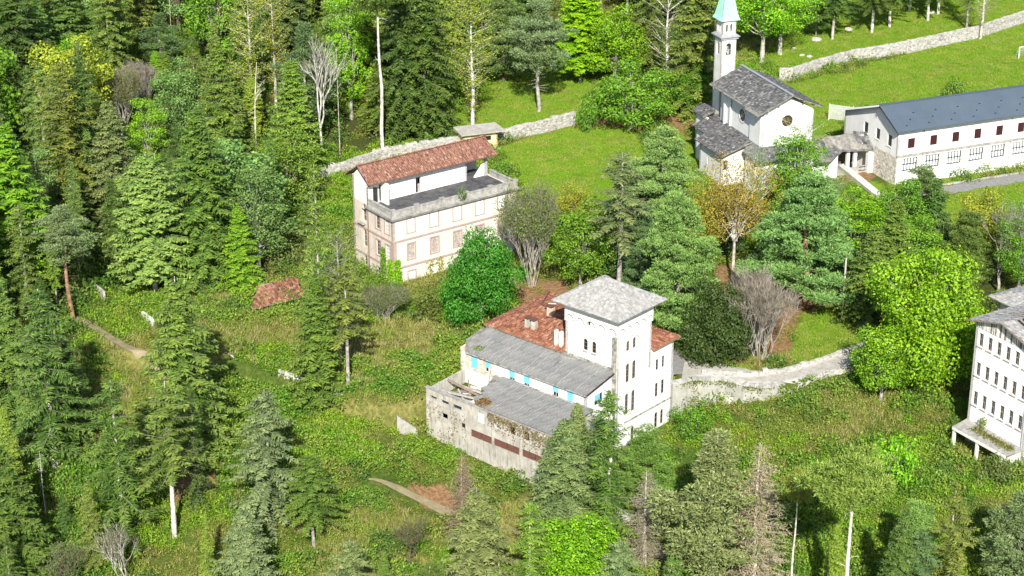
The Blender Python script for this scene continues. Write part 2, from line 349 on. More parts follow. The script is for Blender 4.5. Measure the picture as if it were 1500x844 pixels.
def window(b, P0, P1, s0, s1, za, zb, inset=.16, nx=2, nz=2, fw=.07, frame=None, pane=None, arch=False, name='window', sill=None, label=None, bar=None):
    """frame (part) with a pane (sub-part) set into an opening"""
    P0 = Vector((P0[0], P0[1], 0)); P1 = Vector((P1[0], P1[1], 0)); d = (P1-P0).normalized(); nv = Vector((d.y, -d.x, 0))
    def pt(s, z, q): v = P0+d*s-nv*q; return (v.x, v.y, z)
    def bx(mb, a, c, z, w, q0, q1): mb.hexa([pt(a, z, q0), pt(c, z, q0), pt(c, w, q0), pt(a, w, q0)], [pt(a, z, q1), pt(c, z, q1), pt(c, w, q1), pt(a, w, q1)])
    f = MB(); e = .003
    bx(f, s0+e, s0+fw, za+e, zb-e, inset+.05, inset); bx(f, s1-fw, s1-e, za+e, zb-e, inset+.05, inset)
    bx(f, s0+fw, s1-fw, za+e, za+fw, inset+.05, inset); bx(f, s0+fw, s1-fw, zb-fw, zb-e, inset+.05, inset)
    bw = bar or fw*.7
    for i in range(1, nx): x = s0+(s1-s0)*i/nx; bx(f, x-bw/2, x+bw/2, za+fw, zb-fw, inset+.04, inset+.005)
    for i in range(1, nz): z = za+(zb-za)*i/nz; bx(f, s0+fw, s1-fw, z-bw/2, z+bw/2, inset+.045, inset+.002)
    fo = f.build(name, frame or M['wood'], b)
    if label: fo['label'] = label
    g = MB(); bx(g, s0+fw*.5, s1-fw*.5, za+fw*.5, zb-fw*.5, inset+.09, inset+.06); g.build('pane', pane or M['glass'], fo)
    if sill:
        s = MB(); bx(s, s0-.12, s1+.12, za-.13, za-.004, .1, -.12); s.build('sill', sill, fo)
    return fo
def panel(b, P0, P1, s0, s1, za, zb, inset, mat, name, th=.04, slats=0):
    P0 = Vector((P0[0], P0[1], 0)); P1 = Vector((P1[0], P1[1], 0)); d = (P1-P0).normalized(); nv = Vector((d.y, -d.x, 0))
    def pt(s, z, q): v = P0+d*s-nv*q; return (v.x, v.y, z)
    f = MB()
    def bx(a, c, z, w, q0, q1): f.hexa([pt(a, z, q0), pt(c, z, q0), pt(c, w, q0), pt(a, w, q0)], [pt(a, z, q1), pt(c, z, q1), pt(c, w, q1), pt(a, w, q1)])
    bx(s0, s1, za, zb, inset+th, inset)
    for i in range(slats): z = za+(zb-za)*(i+.5)/slats; bx(s0+.05, s1-.05, z-.04, z+.03, inset-.003, inset-.035)
    return f.build(name, mat, b)
def surround(b, P0, P1, s0, s1, za, zb, mat, w=.2, proud=.06):
    P0 = Vector((P0[0], P0[1], 0)); P1 = Vector((P1[0], P1[1], 0)); d = (P1-P0).normalized(); nv = Vector((d.y, -d.x, 0)); f = MB()
    def pt(s, z, q): v = P0+d*s-nv*q; return (v.x, v.y, z)
    for a, c, z, x in ((s0-w, s0, za, zb), (s1, s1+w, za, zb), (s0-w, s1+w, zb, zb+w), (s0-w-.05, s1+w+.05, za-w*.8, za)):
        f.hexa([pt(a, z, -.001), pt(c, z, -.001), pt(c, x, -.001), pt(a, x, -.001)], [pt(a, z, -proud), pt(c, z, -proud), pt(c, x, -proud), pt(a, x, -proud)])
    return f.build('window_surround', mat, b)

# ================================================================== GROUND
def pxpoly(pts): return [tuple(at(*q)[:2]) for q in pts]
ZONES = {
 'grass': [[(735,215),(840,185),(935,185),(945,230),(905,300),(860,335),(770,300),(758,262)], [(640,205),(690,150),(735,75),(800,60),(870,100),(872,165),(840,182),(700,196)],
           [(1150,125),(1200,108),(1500,30),(1560,20),(1560,140),(1240,160),(1235,205),(1190,200)], [(1110,95),(1190,15),(1300,-30),(1600,-60),(1560,18),(1345,68),(1160,104)],
           [(1310,305),(1500,268),(1560,262),(1560,330),(1450,350),(1330,345)], [(1300,272),(1560,228),(1560,238),(1310,284)], [(1232,262),(1290,272),(1300,290),(1240,265)],
           [(1172,465),(1225,450),(1285,478),(1245,515),(1160,530),(1150,520)], [(1190,200),(1240,205),(1236,262),(1200,240)], [(985,500),(1040,520),(1110,535),(1040,548),(990,542)], [(1000,190),(1040,215),(1018,250),(985,225)]],
 'litter': [[(755,412),(835,412),(850,450),(830,475),(760,470)], [(1045,392),(1110,385),(1235,425),(1245,462),(1185,462),(1165,470),(1150,515),(1120,535),(1060,535),(1040,470)], [(820,190),(900,172),(950,190),(900,200)],
            [(268,670),(322,668),(325,725),(268,735)], [(600,695),(660,690),(700,725),(690,745),(640,725)], [(1265,48),(1330,38),(1330,58),(1262,62)], [(980,170),(1020,160),(1022,200),(985,200)], [(760,188),(850,172),(845,190),(780,205)],[(1225,255),(1262,238),(1285,262),(1262,275)], [(1060,690),(1110,690),(1120,760),(1060,760)]],
 'dry': [[(430,500),(560,520),(640,600),(600,640),(520,600),(440,560)], [(480,690),(640,760),(640,850),(450,850)], [(150,560),(330,590),(330,680),(160,640)], [(520,480),(690,470),(690,500),(640,565),(530,600),(500,560)], [(300,430),(450,420),(460,505),(330,520)], [(1180,575),(1300,570),(1290,620),(1200,600)], [(1215,600),(1270,610),(1260,650),(1205,640)], [(1370,640),(1440,650),(1460,700),(1380,700)], [(140,490),(260,520),(270,570),(190,560)], [(720,740),(1100,700),(1120,844),(740,844)], [(1000,530),(1230,505),(1260,530),(1100,552)]],
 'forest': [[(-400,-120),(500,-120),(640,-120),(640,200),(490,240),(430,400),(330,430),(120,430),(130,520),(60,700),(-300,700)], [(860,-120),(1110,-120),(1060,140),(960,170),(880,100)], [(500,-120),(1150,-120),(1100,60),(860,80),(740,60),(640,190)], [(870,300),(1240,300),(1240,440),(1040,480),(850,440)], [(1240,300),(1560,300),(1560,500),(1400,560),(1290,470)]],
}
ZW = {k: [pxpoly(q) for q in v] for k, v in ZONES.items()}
_c, _s = math.cos(rad(22.4)), math.sin(rad(22.4)); ZW['grass'].append([(60.76+u*_c-v*_s, 297.27+u*_s+v*_c) for u, v in ((-1, 1), (62, 1), (62, -3.6), (-1, -3.6))])
def smooth_noise(x, y, seed=0):
    rs = np.random.RandomState(seed+50); s = 0
    for i in range(14):
        f = .06*1.35**i; a = rs.uniform(0, 6.28); s = s + np.sin(x*f*math.cos(a)+y*f*math.sin(a)+rs.uniform(0, 6.28))/(1.16**i)
    return s/3.2
def zone_masks(x, y):
    wx = x + 1.3*smooth_noise(x, y, 1)+.5*smooth_noise(x*5, y*5, 3); wy = y + 2.2*smooth_noise(x, y, 2)+.9*smooth_noise(x*5, y*5, 4)
    P = np.stack([wx, wy], 1); out = {}
    for k, ps in ZW.items():
        m = np.zeros(len(x), bool)
        for q in ps: m |= inpoly(P, q)
        out[k] = m
    return out
def axis(a, b, step, far, n):
    core = np.arange(a, b+step*.5, step); g = np.geomspace(step, far, n)
    return np.concatenate([(a-np.cumsum(g)[::-1]), core, b+np.cumsum(g)])
gx = axis(-115, 115, .8, 500, 26); gy = axis(150, 425, .8, 600, 26)
X, Y = np.meshgrid(gx, gy); xf, yf = X.ravel(), Y.ravel(); Z = H(xf, yf)
Zf = np.minimum(Z, 260+60*smooth_noise(xf*.05, yf*.05, 9)); nxg, nyg = len(gx), len(gy)
idx = np.arange(nxg*nyg).reshape(nyg, nxg); F = np.stack([idx[:-1, :-1], idx[:-1, 1:], idx[1:, 1:], idx[1:, :-1]], -1).reshape(-1, 4)
me = new_mesh('ground', np.stack([xf, yf, Zf], 1), F, smooth=True)
zm = zone_masks(xf, yf)
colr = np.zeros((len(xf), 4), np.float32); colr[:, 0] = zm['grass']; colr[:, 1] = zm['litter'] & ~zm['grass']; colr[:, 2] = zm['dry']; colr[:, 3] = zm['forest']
ca = me.color_attributes.new('zone', 'FLOAT_COLOR', 'POINT'); ca.data.foreach_set('color', colr.ravel())
m, n, l, p = mat_base('ground_cover')
za = N(n, 'ShaderNodeAttribute', attribute_name='zone'); sp = N(n, 'ShaderNodeSeparateColor'); l.new(za.outputs['Color'], sp.inputs[0])
tc = N(n, 'ShaderNodeTexCoord')
def noi(scale, detail=6, rough=.65):
    a = N(n, 'ShaderNodeTexNoise'); a.inputs['Scale'].default_value = scale; a.inputs['Detail'].default_value = detail; a.inputs['Roughness'].default_value = rough; l.new(tc.outputs['Object'], a.inputs['Vector']); return a.outputs[0]
def mr(src, a, b, c=0, d=1):
    q = N(n, 'ShaderNodeMapRange'); q.inputs[1].default_value = a; q.inputs[2].default_value = b; q.inputs[3].default_value = c; q.inputs[4].default_value = d; l.new(src, q.inputs[0]); return q.outputs[0]
def mix(fac, a, b):
    q = N(n, 'ShaderNodeMix', data_type='RGBA')
    if isinstance(fac, float): q.inputs[0].default_value = fac
    else: l.new(fac, q.inputs[0])
    for i, c in ((6, a), (7, b)):
        if isinstance(c, tuple): q.inputs[i].default_value = (*c, 1)
        else: l.new(c, q.inputs[i])
    return q.outputs[2]
n1 = noi(.12, 5); n2 = noi(1.7, 6, .7); n3 = noi(.5, 5)
base = mix(mr(n2, .35, .65), (.035, .065, .012), (.085, .13, .022)); base = mix(mr(n1, .45, .62), base, mix(mr(n2, .4, .6), (.10, .10, .025), (.14, .14, .04)))
grass = mix(mr(n2, .35, .65), (.105, .20, .012), (.17, .28, .022)); grass = mix(mr(n1, .42, .62), grass, mix(mr(n3, .4, .6), (.075, .165, .012), (.23, .25, .05))); grass = mix(mr(noi(.28, 4), .56, .70, 0, .7), grass, (.24, .21, .09))
litter = mix(mr(n2, .38, .62), (.16, .085, .045), (.30, .19, .10)); dry = mix(mr(n2, .38, .62), (.085, .10, .02), (.22, .20, .07))
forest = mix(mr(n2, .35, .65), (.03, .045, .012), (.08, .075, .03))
c = mix(sp.outputs[2], base, dry)
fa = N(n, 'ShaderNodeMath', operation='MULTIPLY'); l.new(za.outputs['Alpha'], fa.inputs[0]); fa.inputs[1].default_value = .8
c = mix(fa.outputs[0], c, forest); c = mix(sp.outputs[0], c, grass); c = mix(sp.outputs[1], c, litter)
l.new(c, p.inputs['Base Color']); p.inputs['Roughness'].default_value = .95; p.inputs['Specular IOR Level'].default_value = .05
bm = N(n, 'ShaderNodeBump'); bm.inputs['Strength'].default_value = .8; bm.inputs['Distance'].default_value = .25; l.new(noi(2.2, 8, .75), bm.inputs['Height']); l.new(bm.outputs[0], p.inputs['Normal'])
g = link('ground', me, m); tag(g, 'grassy and overgrown hillside ground under the trees and buildings', None, kind='structure')

def ribbon(name, pxs, width, mat, label, lift=.06, world=None):
    pts = [np.array(q, float) for q in world] if world else [at(*q)[:2] for q in pxs]; V = []; F = []; S = []
    for a, b in zip(pts[:-1], pts[1:]):
        k = max(2, int(np.linalg.norm(b-a)/.7)); S += [a+(b-a)*i/k for i in range(k)]
    S.append(pts[-1]); S = np.array(S)
    for _ in range(3): S[1:-1] = (S[:-2]+S[1:-1]*2+S[2:])/4
    T = np.gradient(S, axis=0); T /= np.linalg.norm(T, axis=1)[:, None]; Nn = np.stack([-T[:, 1], T[:, 0]], 1)
    ws = width if np.ndim(width) else [width, width]; W = np.interp(np.linspace(0, 1, len(S)), np.linspace(0, 1, len(ws)), ws); K = 8
    for i in range(len(S)):
        for j in range(K+1):
            q = S[i]+Nn[i]*W[i]*((j/K-.5)+(.05*math.sin(i*1.3+j)+.06*math.sin(i*.47) if j in (0, K) else 0)); V.append((q[0], q[1], float(H(q[0], q[1]))+lift))
    for i in range(len(S)-1):
        for j in range(K): a = i*(K+1)+j; F.append((a, a+1, a+K+2, a+K+1))
    me = new_mesh(name, V, F, smooth=True); o = link(name, me, mat); return tag(o, label, None, kind='structure')
ribbon('dirt_track', [(60,440),(130,475),(185,510),(225,540),(262,568),(300,600)], [.3, 1.1, 1.2, 1.1, .9, .2], M['dirt'], 'narrow dirt track crossing the overgrown slope at the left', .1)
ribbon('dirt_track', [(540,703),(585,718),(625,735),(660,752),(700,762),(750,778),(800,790)], [.3, 1.2, 1.4, 1.4, 1.3, 1.1, .3], M['dirt'], 'dirt track below the derelict annex, partly hidden by dry brush', .1)
ribbon('gravel_road', None, [5.0, 5.0, 4.6, 3.6, 3.0, 2.8, 2.8, 3.0, 3.4], M['gravel'], 'pale gravel road running from the tower house to the lime green maple', .05,
       world=[(21.8, 229.3), (25, 228.8), (29, 227.4), (32, 226.6), (35, 227.4), (39, 229.4), (43.5, 232.2), (47, 235.2), (50, 239)])
ribbon('asphalt_yard', None, [5, 5, 4.5, 3], M['asphalt'], 'worn purplish asphalt yard beside the right side of the tower house', .03, world=[(14, 243), (18, 237), (21, 231), (21.6, 228)])

# ================================================================== VILLA (cream, terrace roof)
villa = empty('villa', (-16.53, 257.01, 0), rad(36.35), 'cream three-storey villa with red tiled penthouse roof and grey rooftop terrace', 'villa')
W_, D1, D_ = 21.2, 6.3, 10.2; ZT = 10.0
F0, F1 = (0, 0), (W_, 0); L0, L1 = (0, D_), (0, 0)
ups = [(2.45, 3.6), (6.3, 7.6), (10.25, 11.55), (14.1, 15.45), (18.05, 19.35)]
ops = [(a, b, 7.2, 9.4) for a, b in ups]+[(a, b, 3.2, 5.6) for a, b in ups]+[(a, b, -.9, 1.4) for a, b in ups]
MB().wall(F0, F1, -3, ZT, .4, ops).build('front_wall', M['pink'], villa)
lops = []                                      # left face, s measured from the back
for v in (1.35, 3.75):
    for za in (-.9, 3.2, 7.2): lops.append((D_-v-.55, D_-v+.55, za, za+2.3))
for za in (-.6, 3.4, 7.3): lops.append((D_-7.7, D_-6.7, za, za+2.6, True))
lops.append((D_-9.2, D_-8.8, 11.0, 12.2))
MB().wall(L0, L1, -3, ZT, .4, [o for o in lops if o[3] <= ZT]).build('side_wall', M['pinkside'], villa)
MB().wall((W_, 0), (W_, D_), -3, ZT, .4).build('side_wall', M['pink'], villa)
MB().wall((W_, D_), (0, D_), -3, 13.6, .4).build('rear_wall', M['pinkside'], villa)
MB().box(.4, W_-.4, .4, D_-.4, 9.7, 9.98).build('terrace_floor', M['felt'], villa)
# penthouse
MB().wall((0, D1), (17.0, D1), ZT, 13.5, .3, [(0.9, 2.5, 10.05, 12.6), (8.1, 9.0, 10.05, 12.3)]).build('penthouse_wall', M['cleanwhite'], villa)
MB().wall((0, D_), (0, D1), ZT, 13.4, .3, [(D_-9.2, D_-8.8, 11.0, 12.2)], gable=[((D_-D1)/2, 15.1)]).build('gable_wall', M['white2'], villa)
MB().wall((17.0, D1+.0), (17.0, D_), ZT, 13.4, .3, gable=[((D_-D1)/2, 15.1)]).build('gable_wall', M['cleanwhite'], villa)
MB().wall((17.3, D_-.05), (20.8, D_-.05), ZT, 11.2, .3).build('loggia_wall', M['cleanwhite'], villa)
MB().box(20.3, 20.7, D1, D1+.4, ZT, 13.3).build('loggia_post', M['pipe'], villa)
MB().hexa([(18.6, D1+.3, 9.98), (20.9, D1+.3, 9.98), (20.9, D1+.6, 9.98), (18.6, D1+.6, 9.98)], [(20.2, D1+.3, 11.9), (20.9, D1+.3, 11.9), (20.9, D1+.6, 11.9), (20.2, D1+.6, 11.9)]).build('sloping_parapet_end', M['cleanwhite'], villa)
MB().box(2.2, 2.5, D1-1.7, D1-.003, 9.985, 13.1).box(.9, 2.2, D1+.4, D1+.6, 10, 12.6).build('recess_wall', M['white2'], villa)
MB().box(1.0, 1.7, D1+.05, D1+.3, 10.0, 12.2).build('terrace_door', M['iron'], villa)
MB().box(8.15, 8.5, D1+.1, D1+.2, 10.0, 12.2).build('terrace_door', M['iron'], villa); MB().box(8.5, 8.95, D1+.12, D1+.2, 10.0, 11.3).build('broken_door_panel', M['board'], villa)
rx0, rx1, ye, yb, yr, ze, zr = -.45, 21.6, 5.2, 11.2, 8.2, 13.35, 15.25
rf = MB().slab([(rx0, ye, ze), (rx1, ye, ze), (rx1, yr, zr), (rx0, yr, zr)], .16).slab([(rx0, yr, zr), (rx1, yr, zr), (rx1, yb, ze), (rx0, yb, ze)], .16).build('roof', M['iron'], villa)
cover('roof_tile', [(rx0, ye, ze), (rx1, ye, ze), (rx1, yr, zr), (rx0, yr, zr)], M['redtile'], rf, .27, .42, 'arch', .02, .0, 3)
cover('roof_tile', [(rx1, yb, ze), (rx0, yb, ze), (rx0, yr, zr), (rx1, yr, zr)], M['redtile'], rf, .27, .42, 'arch', .02, .0, 4)
q = MB(); q.tube([(rx0, yr, zr+.03), (rx1, yr, zr+.03)], [.14, .14], 6).build('ridge_tile', M['rust'], rf)
q = MB(); q.bar((rx0, ye-.08, ze-.02), (rx1, ye-.08, ze-.02), .14).build('gutter', M['brownpipe'], rf)
q = MB()
for x in np.arange(.3, 21.2, 1.1): q.bar((x, ye+.02, ze-.24), (x, D1+.1, ze-.24+.63*(D1-ye)), .09, .12)
q.build('rafter', M['wood'], rf)
# cornice and parapet
cm = MB().hexa([(-.1, -.1, 9.72), (W_+.1, -.1, 9.72), (W_+.1, 6.6, 9.72), (-.1, 6.6, 9.72)], [(-.45, -.5, 9.95), (W_+.45, -.5, 9.95), (W_+.45, 6.6, 9.95), (-.45, 6.6, 9.95)])
MB().box(-.12, W_+.12, -.14, -.002, 9.35, 9.62).box(-.14, -.002, -.14, 6.4, 9.35, 9.62).build('cornice_moulding', M['shutterwhite'], villa)
# open-centred cornice ring: three strips
MB().box(-.5, W_+.5, -.55, .2, 9.66, 9.82).box(-.5, .25, .2, 6.5, 9.66, 9.82).box(W_-.2, W_+.5, .2, 6.5, 9.66, 9.82).build('cornice', M['darktrim'], villa)
MB().box(-.3, W_+.3, -.32, .1, 9.823, 9.99).box(-.3, .1, .1, 6.4, 9.823, 9.99).box(W_-.1, W_+.3, .1, 6.4, 9.823, 9.99).build('cornice_step', M['parapet'], villa)
pil = [0.15, 4.15, 8.4, 12.6, 16.8, W_-.15]
for i, x in enumerate(pil): MB().box(x-.32, x+.32, -.18, .36, 9.993, 11.0).box(x-.38, x+.38, -.24, .42, 11.0, 11.12).build('parapet_pier', M['parapet'], villa)
for a, b in zip(pil[:-1], pil[1:]):
    MB().box(a+.325, b-.325, -.02, .22, 9.993, 10.75).build('parapet_wall', M['parapet'], villa)
    MB().box(a+.325, b-.325, -.1, .3, 10.753, 10.9).build('coping', M['parapet'], villa)
for x in (.02, W_-.02):
    s_ = .22 if x < 1 else -.22
    MB().box(min(x, x+s_), max(x, x+s_), .45, 6.2, 9.993, 10.8).box(min(x-.08*np.sign(s_), x+s_*1.4), max(x-.08*np.sign(s_), x+s_*1.4), .45, 6.2, 10.803, 10.93).build('parapet_wall', M['parapet'], villa)
for z in (6.3, 2.3): MB().box(-.12, W_+.12, -.13, -.002, z-.13, z+.13).box(-.13, -.002, -.002, D_, z-.13, z+.13).build('string_course', M['trim'], villa)
MB().box(-.05, .55, -.06, -.003, 2.45, 6.15).box(-.06, -.003, -.06, .6, 2.45, 6.15).build('corner_quoins', M['trim'], villa)
for i, (a, b) in enumerate(ups):
    surround(villa, F0, F1, a, b, 7.2, 9.3, M['trim'], .18); panel(villa, F0, F1, a+.01, b-.01, 7.21, 9.39, .05, M['shutterwhite'], 'shutter', slats=0)
    surround(villa, F0, F1, a, b, 3.2, 5.5, M['trim'], .2); panel(villa, F0, F1, a+.01, b-.01, 3.21, 5.59, .1, M['board'], 'boarded_window', slats=8)
    surround(villa, F0, F1, a, b, -.9, 1.35, M['trim'], .2); panel(villa, F0, F1, a+.01, b-.01, -.89, 1.39, .08, M['shutterwhite'] if i < 2 else M['board'], 'shutter', slats=0 if i < 2 else 7)
for o in lops:
    if o[3] > ZT: continue
    if len(o) > 4: window(villa, L0, L1, o[0], o[1], o[2], o[3], .18, 2, 3, .09, M['board'])
    else:
        surround(villa, L0, L1, o[0], o[1], o[2], o[3], M['trim'], .18); window(villa, L0, L1, o[0], o[1], o[2], o[3], .14, 2, 4, .08, M['greywood'], M['paleglass'] if o[0] > 6 else M['glass'])
MB().tube([(-.12, D1-.1, -2), (-.12, D1-.1, 12.6), (-.12, ye+.0, 13.25)], [.07, .07, .07], 6).build('drainpipe', M['brownpipe'], villa)
MB().tube([(-.1, D1+.35, 9.0), (-.1, D1+1.4, 9.1)], [.05, .05], 5).build('small_balcony_rail', M['iron'], villa)
MB().box(-.6, -.003, 6.9, 8.4, 6.9, 7.05).build('balcony_slab', M['parapet'], villa)

# ---- small yellow outbuilding behind
hp = at(707, 224); hut = empty('outbuilding', (hp[0]-3.2, hp[1]+.2, 0), rad(20), 'small pale yellow hut with flat grey roof behind the villa', 'outbuilding')
MB().wall((0, 0), (6.0, 0), -.5, 3.1, .3, [(3.6, 4.9, 1.6, 2.4)]).wall((6, 0), (6, 3), -.5, 3.1, .3).wall((0, 3), (0, 0), -.5, 3.1, .3).wall((6, 3), (0, 3), -.5, 3.1, .3).build('wall', M['yellow'], hut)
window(hut, (0, 0), (6, 0), 3.6, 4.9, 1.6, 2.4, .12, 3, 1, .07, M['iron'])
MB().hexa([(-.6, -.9, 3.12), (7.2, -.9, 3.12), (6.9, 3.6, 3.12), (-.6, 3.6, 3.12)], [(-.6, -.9, 3.28), (7.2, -.9, 3.28), (6.9, 3.6, 3.4), (-.6, 3.6, 3.4)]).build('roof', M['gravel'], hut)

# ================================================================== TOWER HOUSE
tw = empty('tower_house', (12.57, 216.49, -3), rad(48.9), 'white tower house with pyramid roof, red tiled block and grey roofed wings', 'building')
TF0, TF1 = (0, 0), (6.8, 0); TL0, TL1 = (0, 8.0), (0, 0)
fo = [(1.86, 2.43, 10.8, 12.15, True), (3.12, 3.69, 10.8, 12.2, True), (1.86, 2.5, 6.6, 9.12, True), (3.13, 3.77, 6.65, 9.12, True), (1.83, 2.45, 2.28, 5.08, True), (3.1, 3.73, 2.28, 5.1, True), (3.14, 3.76, -3.2, .1, True)]
so_ = [(8-5.15, 8-4.5, 10.2, 11.7, True), (8-3.82, 8-3.2, 10.2, 11.7, True)]
MB().wall(TF0, TF1, -6, 13.3, .45, fo).build('tower_wall', M['white'], tw)
MB().wall(TL0, TL1, -6, 13.3, .45, so_).build('tower_wall', M['white'], tw)
MB().wall((6.8, 0), (6.8, 8), 7, 13.3, .45).build('tower_wall', M['white'], tw)
MB().wall((6.8, 8), (0, 8), 7, 13.3, .45).build('tower_wall', M['white'], tw)
# corbelled head: a wall standing proud on small arches
def corbel(P0, P1, n, hole=None):
    q = MB(); P0 = Vector((*P0, 0)); P1 = Vector((*P1, 0)); L = (P1-P0).length; d = (P1-P0)/L; nv = Vector((d.y, -d.x, 0)); st = L/n
    def pt(s, z, o): v = P0+d*s+nv*o; return (v.x, v.y, z)
    K = 6; r = st*.36
    for i in range(n):
        m = st*(i+.5); a0, a1 = st*i, st*(i+1)
        arc = [(m-r*math.cos(t*math.pi/K), 13.75+r*math.sin(t*math.pi/K)) for t in range(K+1)]
        # band piece with scalloped underside, in vertical slices
        xs = [a0, m-r]+[m-r*math.cos(t*math.pi/K) for t in range(1, K)]+[m+r, a1]
        for x0, x1 in zip(xs[:-1], xs[1:]):
            def zb(x): return 13.35 if (x <= m-r+1e-6 or x >= m+r-1e-6) else 13.75+math.sqrt(max(r*r-(x-m)**2, 0))
            za, zc = zb(x0), zb(x1)
            if x0 < m-r-1e-6: za = zc = 13.35
            elif x1 > m+r+1e-6: za = zc = 13.35
            elif abs(x0-(m-r)) < 1e-6: za = 13.75
            elif abs(x1-(m+r)) < 1e-6: zc = 13.75
            q.hexa([pt(x0, za, 0), pt(x1, zc, 0), pt(x1, 15.9, 0), pt(x0, 15.9, 0)], [pt(x0, za, .2), pt(x1, zc, .2), pt(x1, 15.9, .2), pt(x0, 15.9, .2)])
        for t in range(K):
            q2_ = [pt(x, z, .215) for x, z in (arc[t], arc[t+1])]; corbel.lines.bar(q2_[0], q2_[1], .07)
        corbel.lines.bar(pt(m+r, 13.72, .215), pt(min(m+r+st-2*r, L), 13.72, .215), .06)
    return q
corbel.lines = MB()
corbel((-.003, -.0), (6.8, 0), 5).build('corbel_frieze', M['white'], tw)
corbel((0, 8.0), (0, -.2), 5).build('corbel_frieze', M['white'], tw)
corbel.lines.build('corbel_shade_line', M['greywood'], tw)['kind'] = 'stuff'  # grey bars along the arches stand in for shadow lines under frontal sun
MB().wall((0, 0), (6.8, 0), 13.303, 15.9, .3).wall((0, 8), (0, 0), 13.303, 15.9, .3, [(3.35, 3.85, 13.5, 14.25, True)]).wall((6.8, 0), (6.8, 8), 13.303, 15.9, .3).wall((6.8, 8), (0, 8), 13.303, 15.9, .3).build('tower_head', M['white'], tw)
def arch_line(u_or_v, c, r, zc, face):
    q = MB(); K = 12; pts = []
    for t in range(K+1):
        a = math.pi*t/K; s = c+r*math.cos(a); z = zc+r*math.sin(a); pts.append((s, -.03, z) if face == 'f' else (-.03, s, z))
    for a, b in zip(pts[:-1], pts[1:]): q.bar(a, b, .07)
    return q
arch_line(0, 2.75, 1.9, 10.75, 'f').build('blind_arch', M['concrete'], tw); arch_line(0, 4.2, 2.4, 9.7, 's').build('blind_arch', M['concrete'], tw)
for o in fo: window(tw, TF0, TF1, *o[:4], .05, 2, 3, .05, M['wood'])
for o in so_: window(tw, TL0, TL1, *o[:4], .05, 1, 3, .05, M['wood'])
for o in so_: MB().box(-.13, -.002, 8-o[1]-.05, 8-o[0]+.05, o[2]-.22, o[2]-.06).build('sill', M['greywood'], tw)
ez = 16.0; a_, b_ = -1.3, 8.1; c_, d_ = -1.2, 9.2
rfT = MB().hexa([(a_, c_, ez-.14), (b_, c_, ez-.14), (b_, d_, ez-.14), (a_, d_, ez-.14)], [(a_, c_, ez), (b_, c_, ez), (b_, d_, ez), (a_, d_, ez)])
r1, r2 = (3.4, 3.55, 18.75), (3.4, 4.75, 18.95); e1, e2, e3, e4 = (a_, c_, ez+.003), (b_, c_, ez+.003), (b_, d_, ez+.003), (a_, d_, ez+.003)
rfT.poly(e1, e2, r1).poly(e2, e3, r2, r1).poly(e3, e4, r2).poly(e4, e1, r1, r2)
rft = rfT.build('tower_roof', M['darktrim'], tw)
cover('shingle', [e1, e2, r1], M['slate'], rft, .34, .3, 'slab', .012, .02, 5, .03, tsd=.13); cover('shingle', [e4, e1, r1, r2], M['slate'], rft, .34, .3, 'slab', .012, .02, 6, .03, tsd=.13)
cover('shingle', [e2, e3, r2, r1], M['slate'], rft, .34, .3, 'slab', .012, .02, 7, .03, tsd=.13); cover('shingle', [e3, e4, r2], M['slate'], rft, .34, .3, 'slab', .012, .02, 8, .03, tsd=.13)
q = MB()
for A, B_ in ((e1, r1), (e2, r1), (e3, r2), (e4, r2), (r1, r2)): q.bar(Vector(A)+Vector((0, 0, .07)), Vector(B_)+Vector((0, 0, .08)), .14, .07)
q.build('hip_flashing', M['slateled'], rft)
MB().tube([(-.1, -.1, 15.2), (-.1, -.1, -3)], [.07, .07], 6).build('drainpipe', M['plainpost'], tw)
MB().box(-.3, -.002, .02, .55, -4, 13.2).build('mossy_corner_strip', M['mould'], tw)
MB().bar((0, 8.3, 15.3), (-1.6, 9.4, 15.6), .08).build('bracket', M['steel'], tw)
# right-hand range, flush with the tower front
AF0, AF1 = (6.803, 0.04), (11.5, 0.04)
ao = [(7.94-6.8, 8.46-6.8, 6.08, 7.55), (9.2-6.8, 9.66-6.8, 6.05, 7.62), (7.95-6.8, 8.5-6.8, 2.4, 4.3), (9.2-6.8, 9.76-6.8, 2.42, 4.33), (8.0-6.8, 8.6-6.8, -1.95, .2, True), (9.22-6.8, 9.76-6.8, -1.8, .2, True)]
MB().wall(AF0, AF1, -6, 9.3, .4, ao).wall((11.5, .04), (11.5, 20), -6, 9.3, .4).build('range_wall', M['white'], tw)
for o in ao: window(tw, AF0, AF1, *o[:4], .05, 1, 3, .05, M['wood'])
MB().wall((11.5, 20.4), (0, 20.4), -1, 9.0, .4).wall((0, 20.4), (0, 8), 5, 8.9, .4).build('range_wall', M['white2'], tw)
for z, x0, x1 in ((1.25, 1.7, 11.5), (-3.6, 0, 11.5)): MB().box(x0, x1, -.1, -.002 if x0 < 6 else -.002, z-.09, z+.09).build('string_course', M['mould'] if z > 0 else M['concrete'], tw)
E1, E2, E3, E4 = (-.6, -.5, 9.25), (12.3, -.5, 9.4), (12.3, 20.9, 9.3), (-.6, 20.9, 9.1)
g1, g2 = (5.6, 5.5, 10.9), (5.6, 16.6, 10.9)
E1b = (6.82, -.5, 9.35)
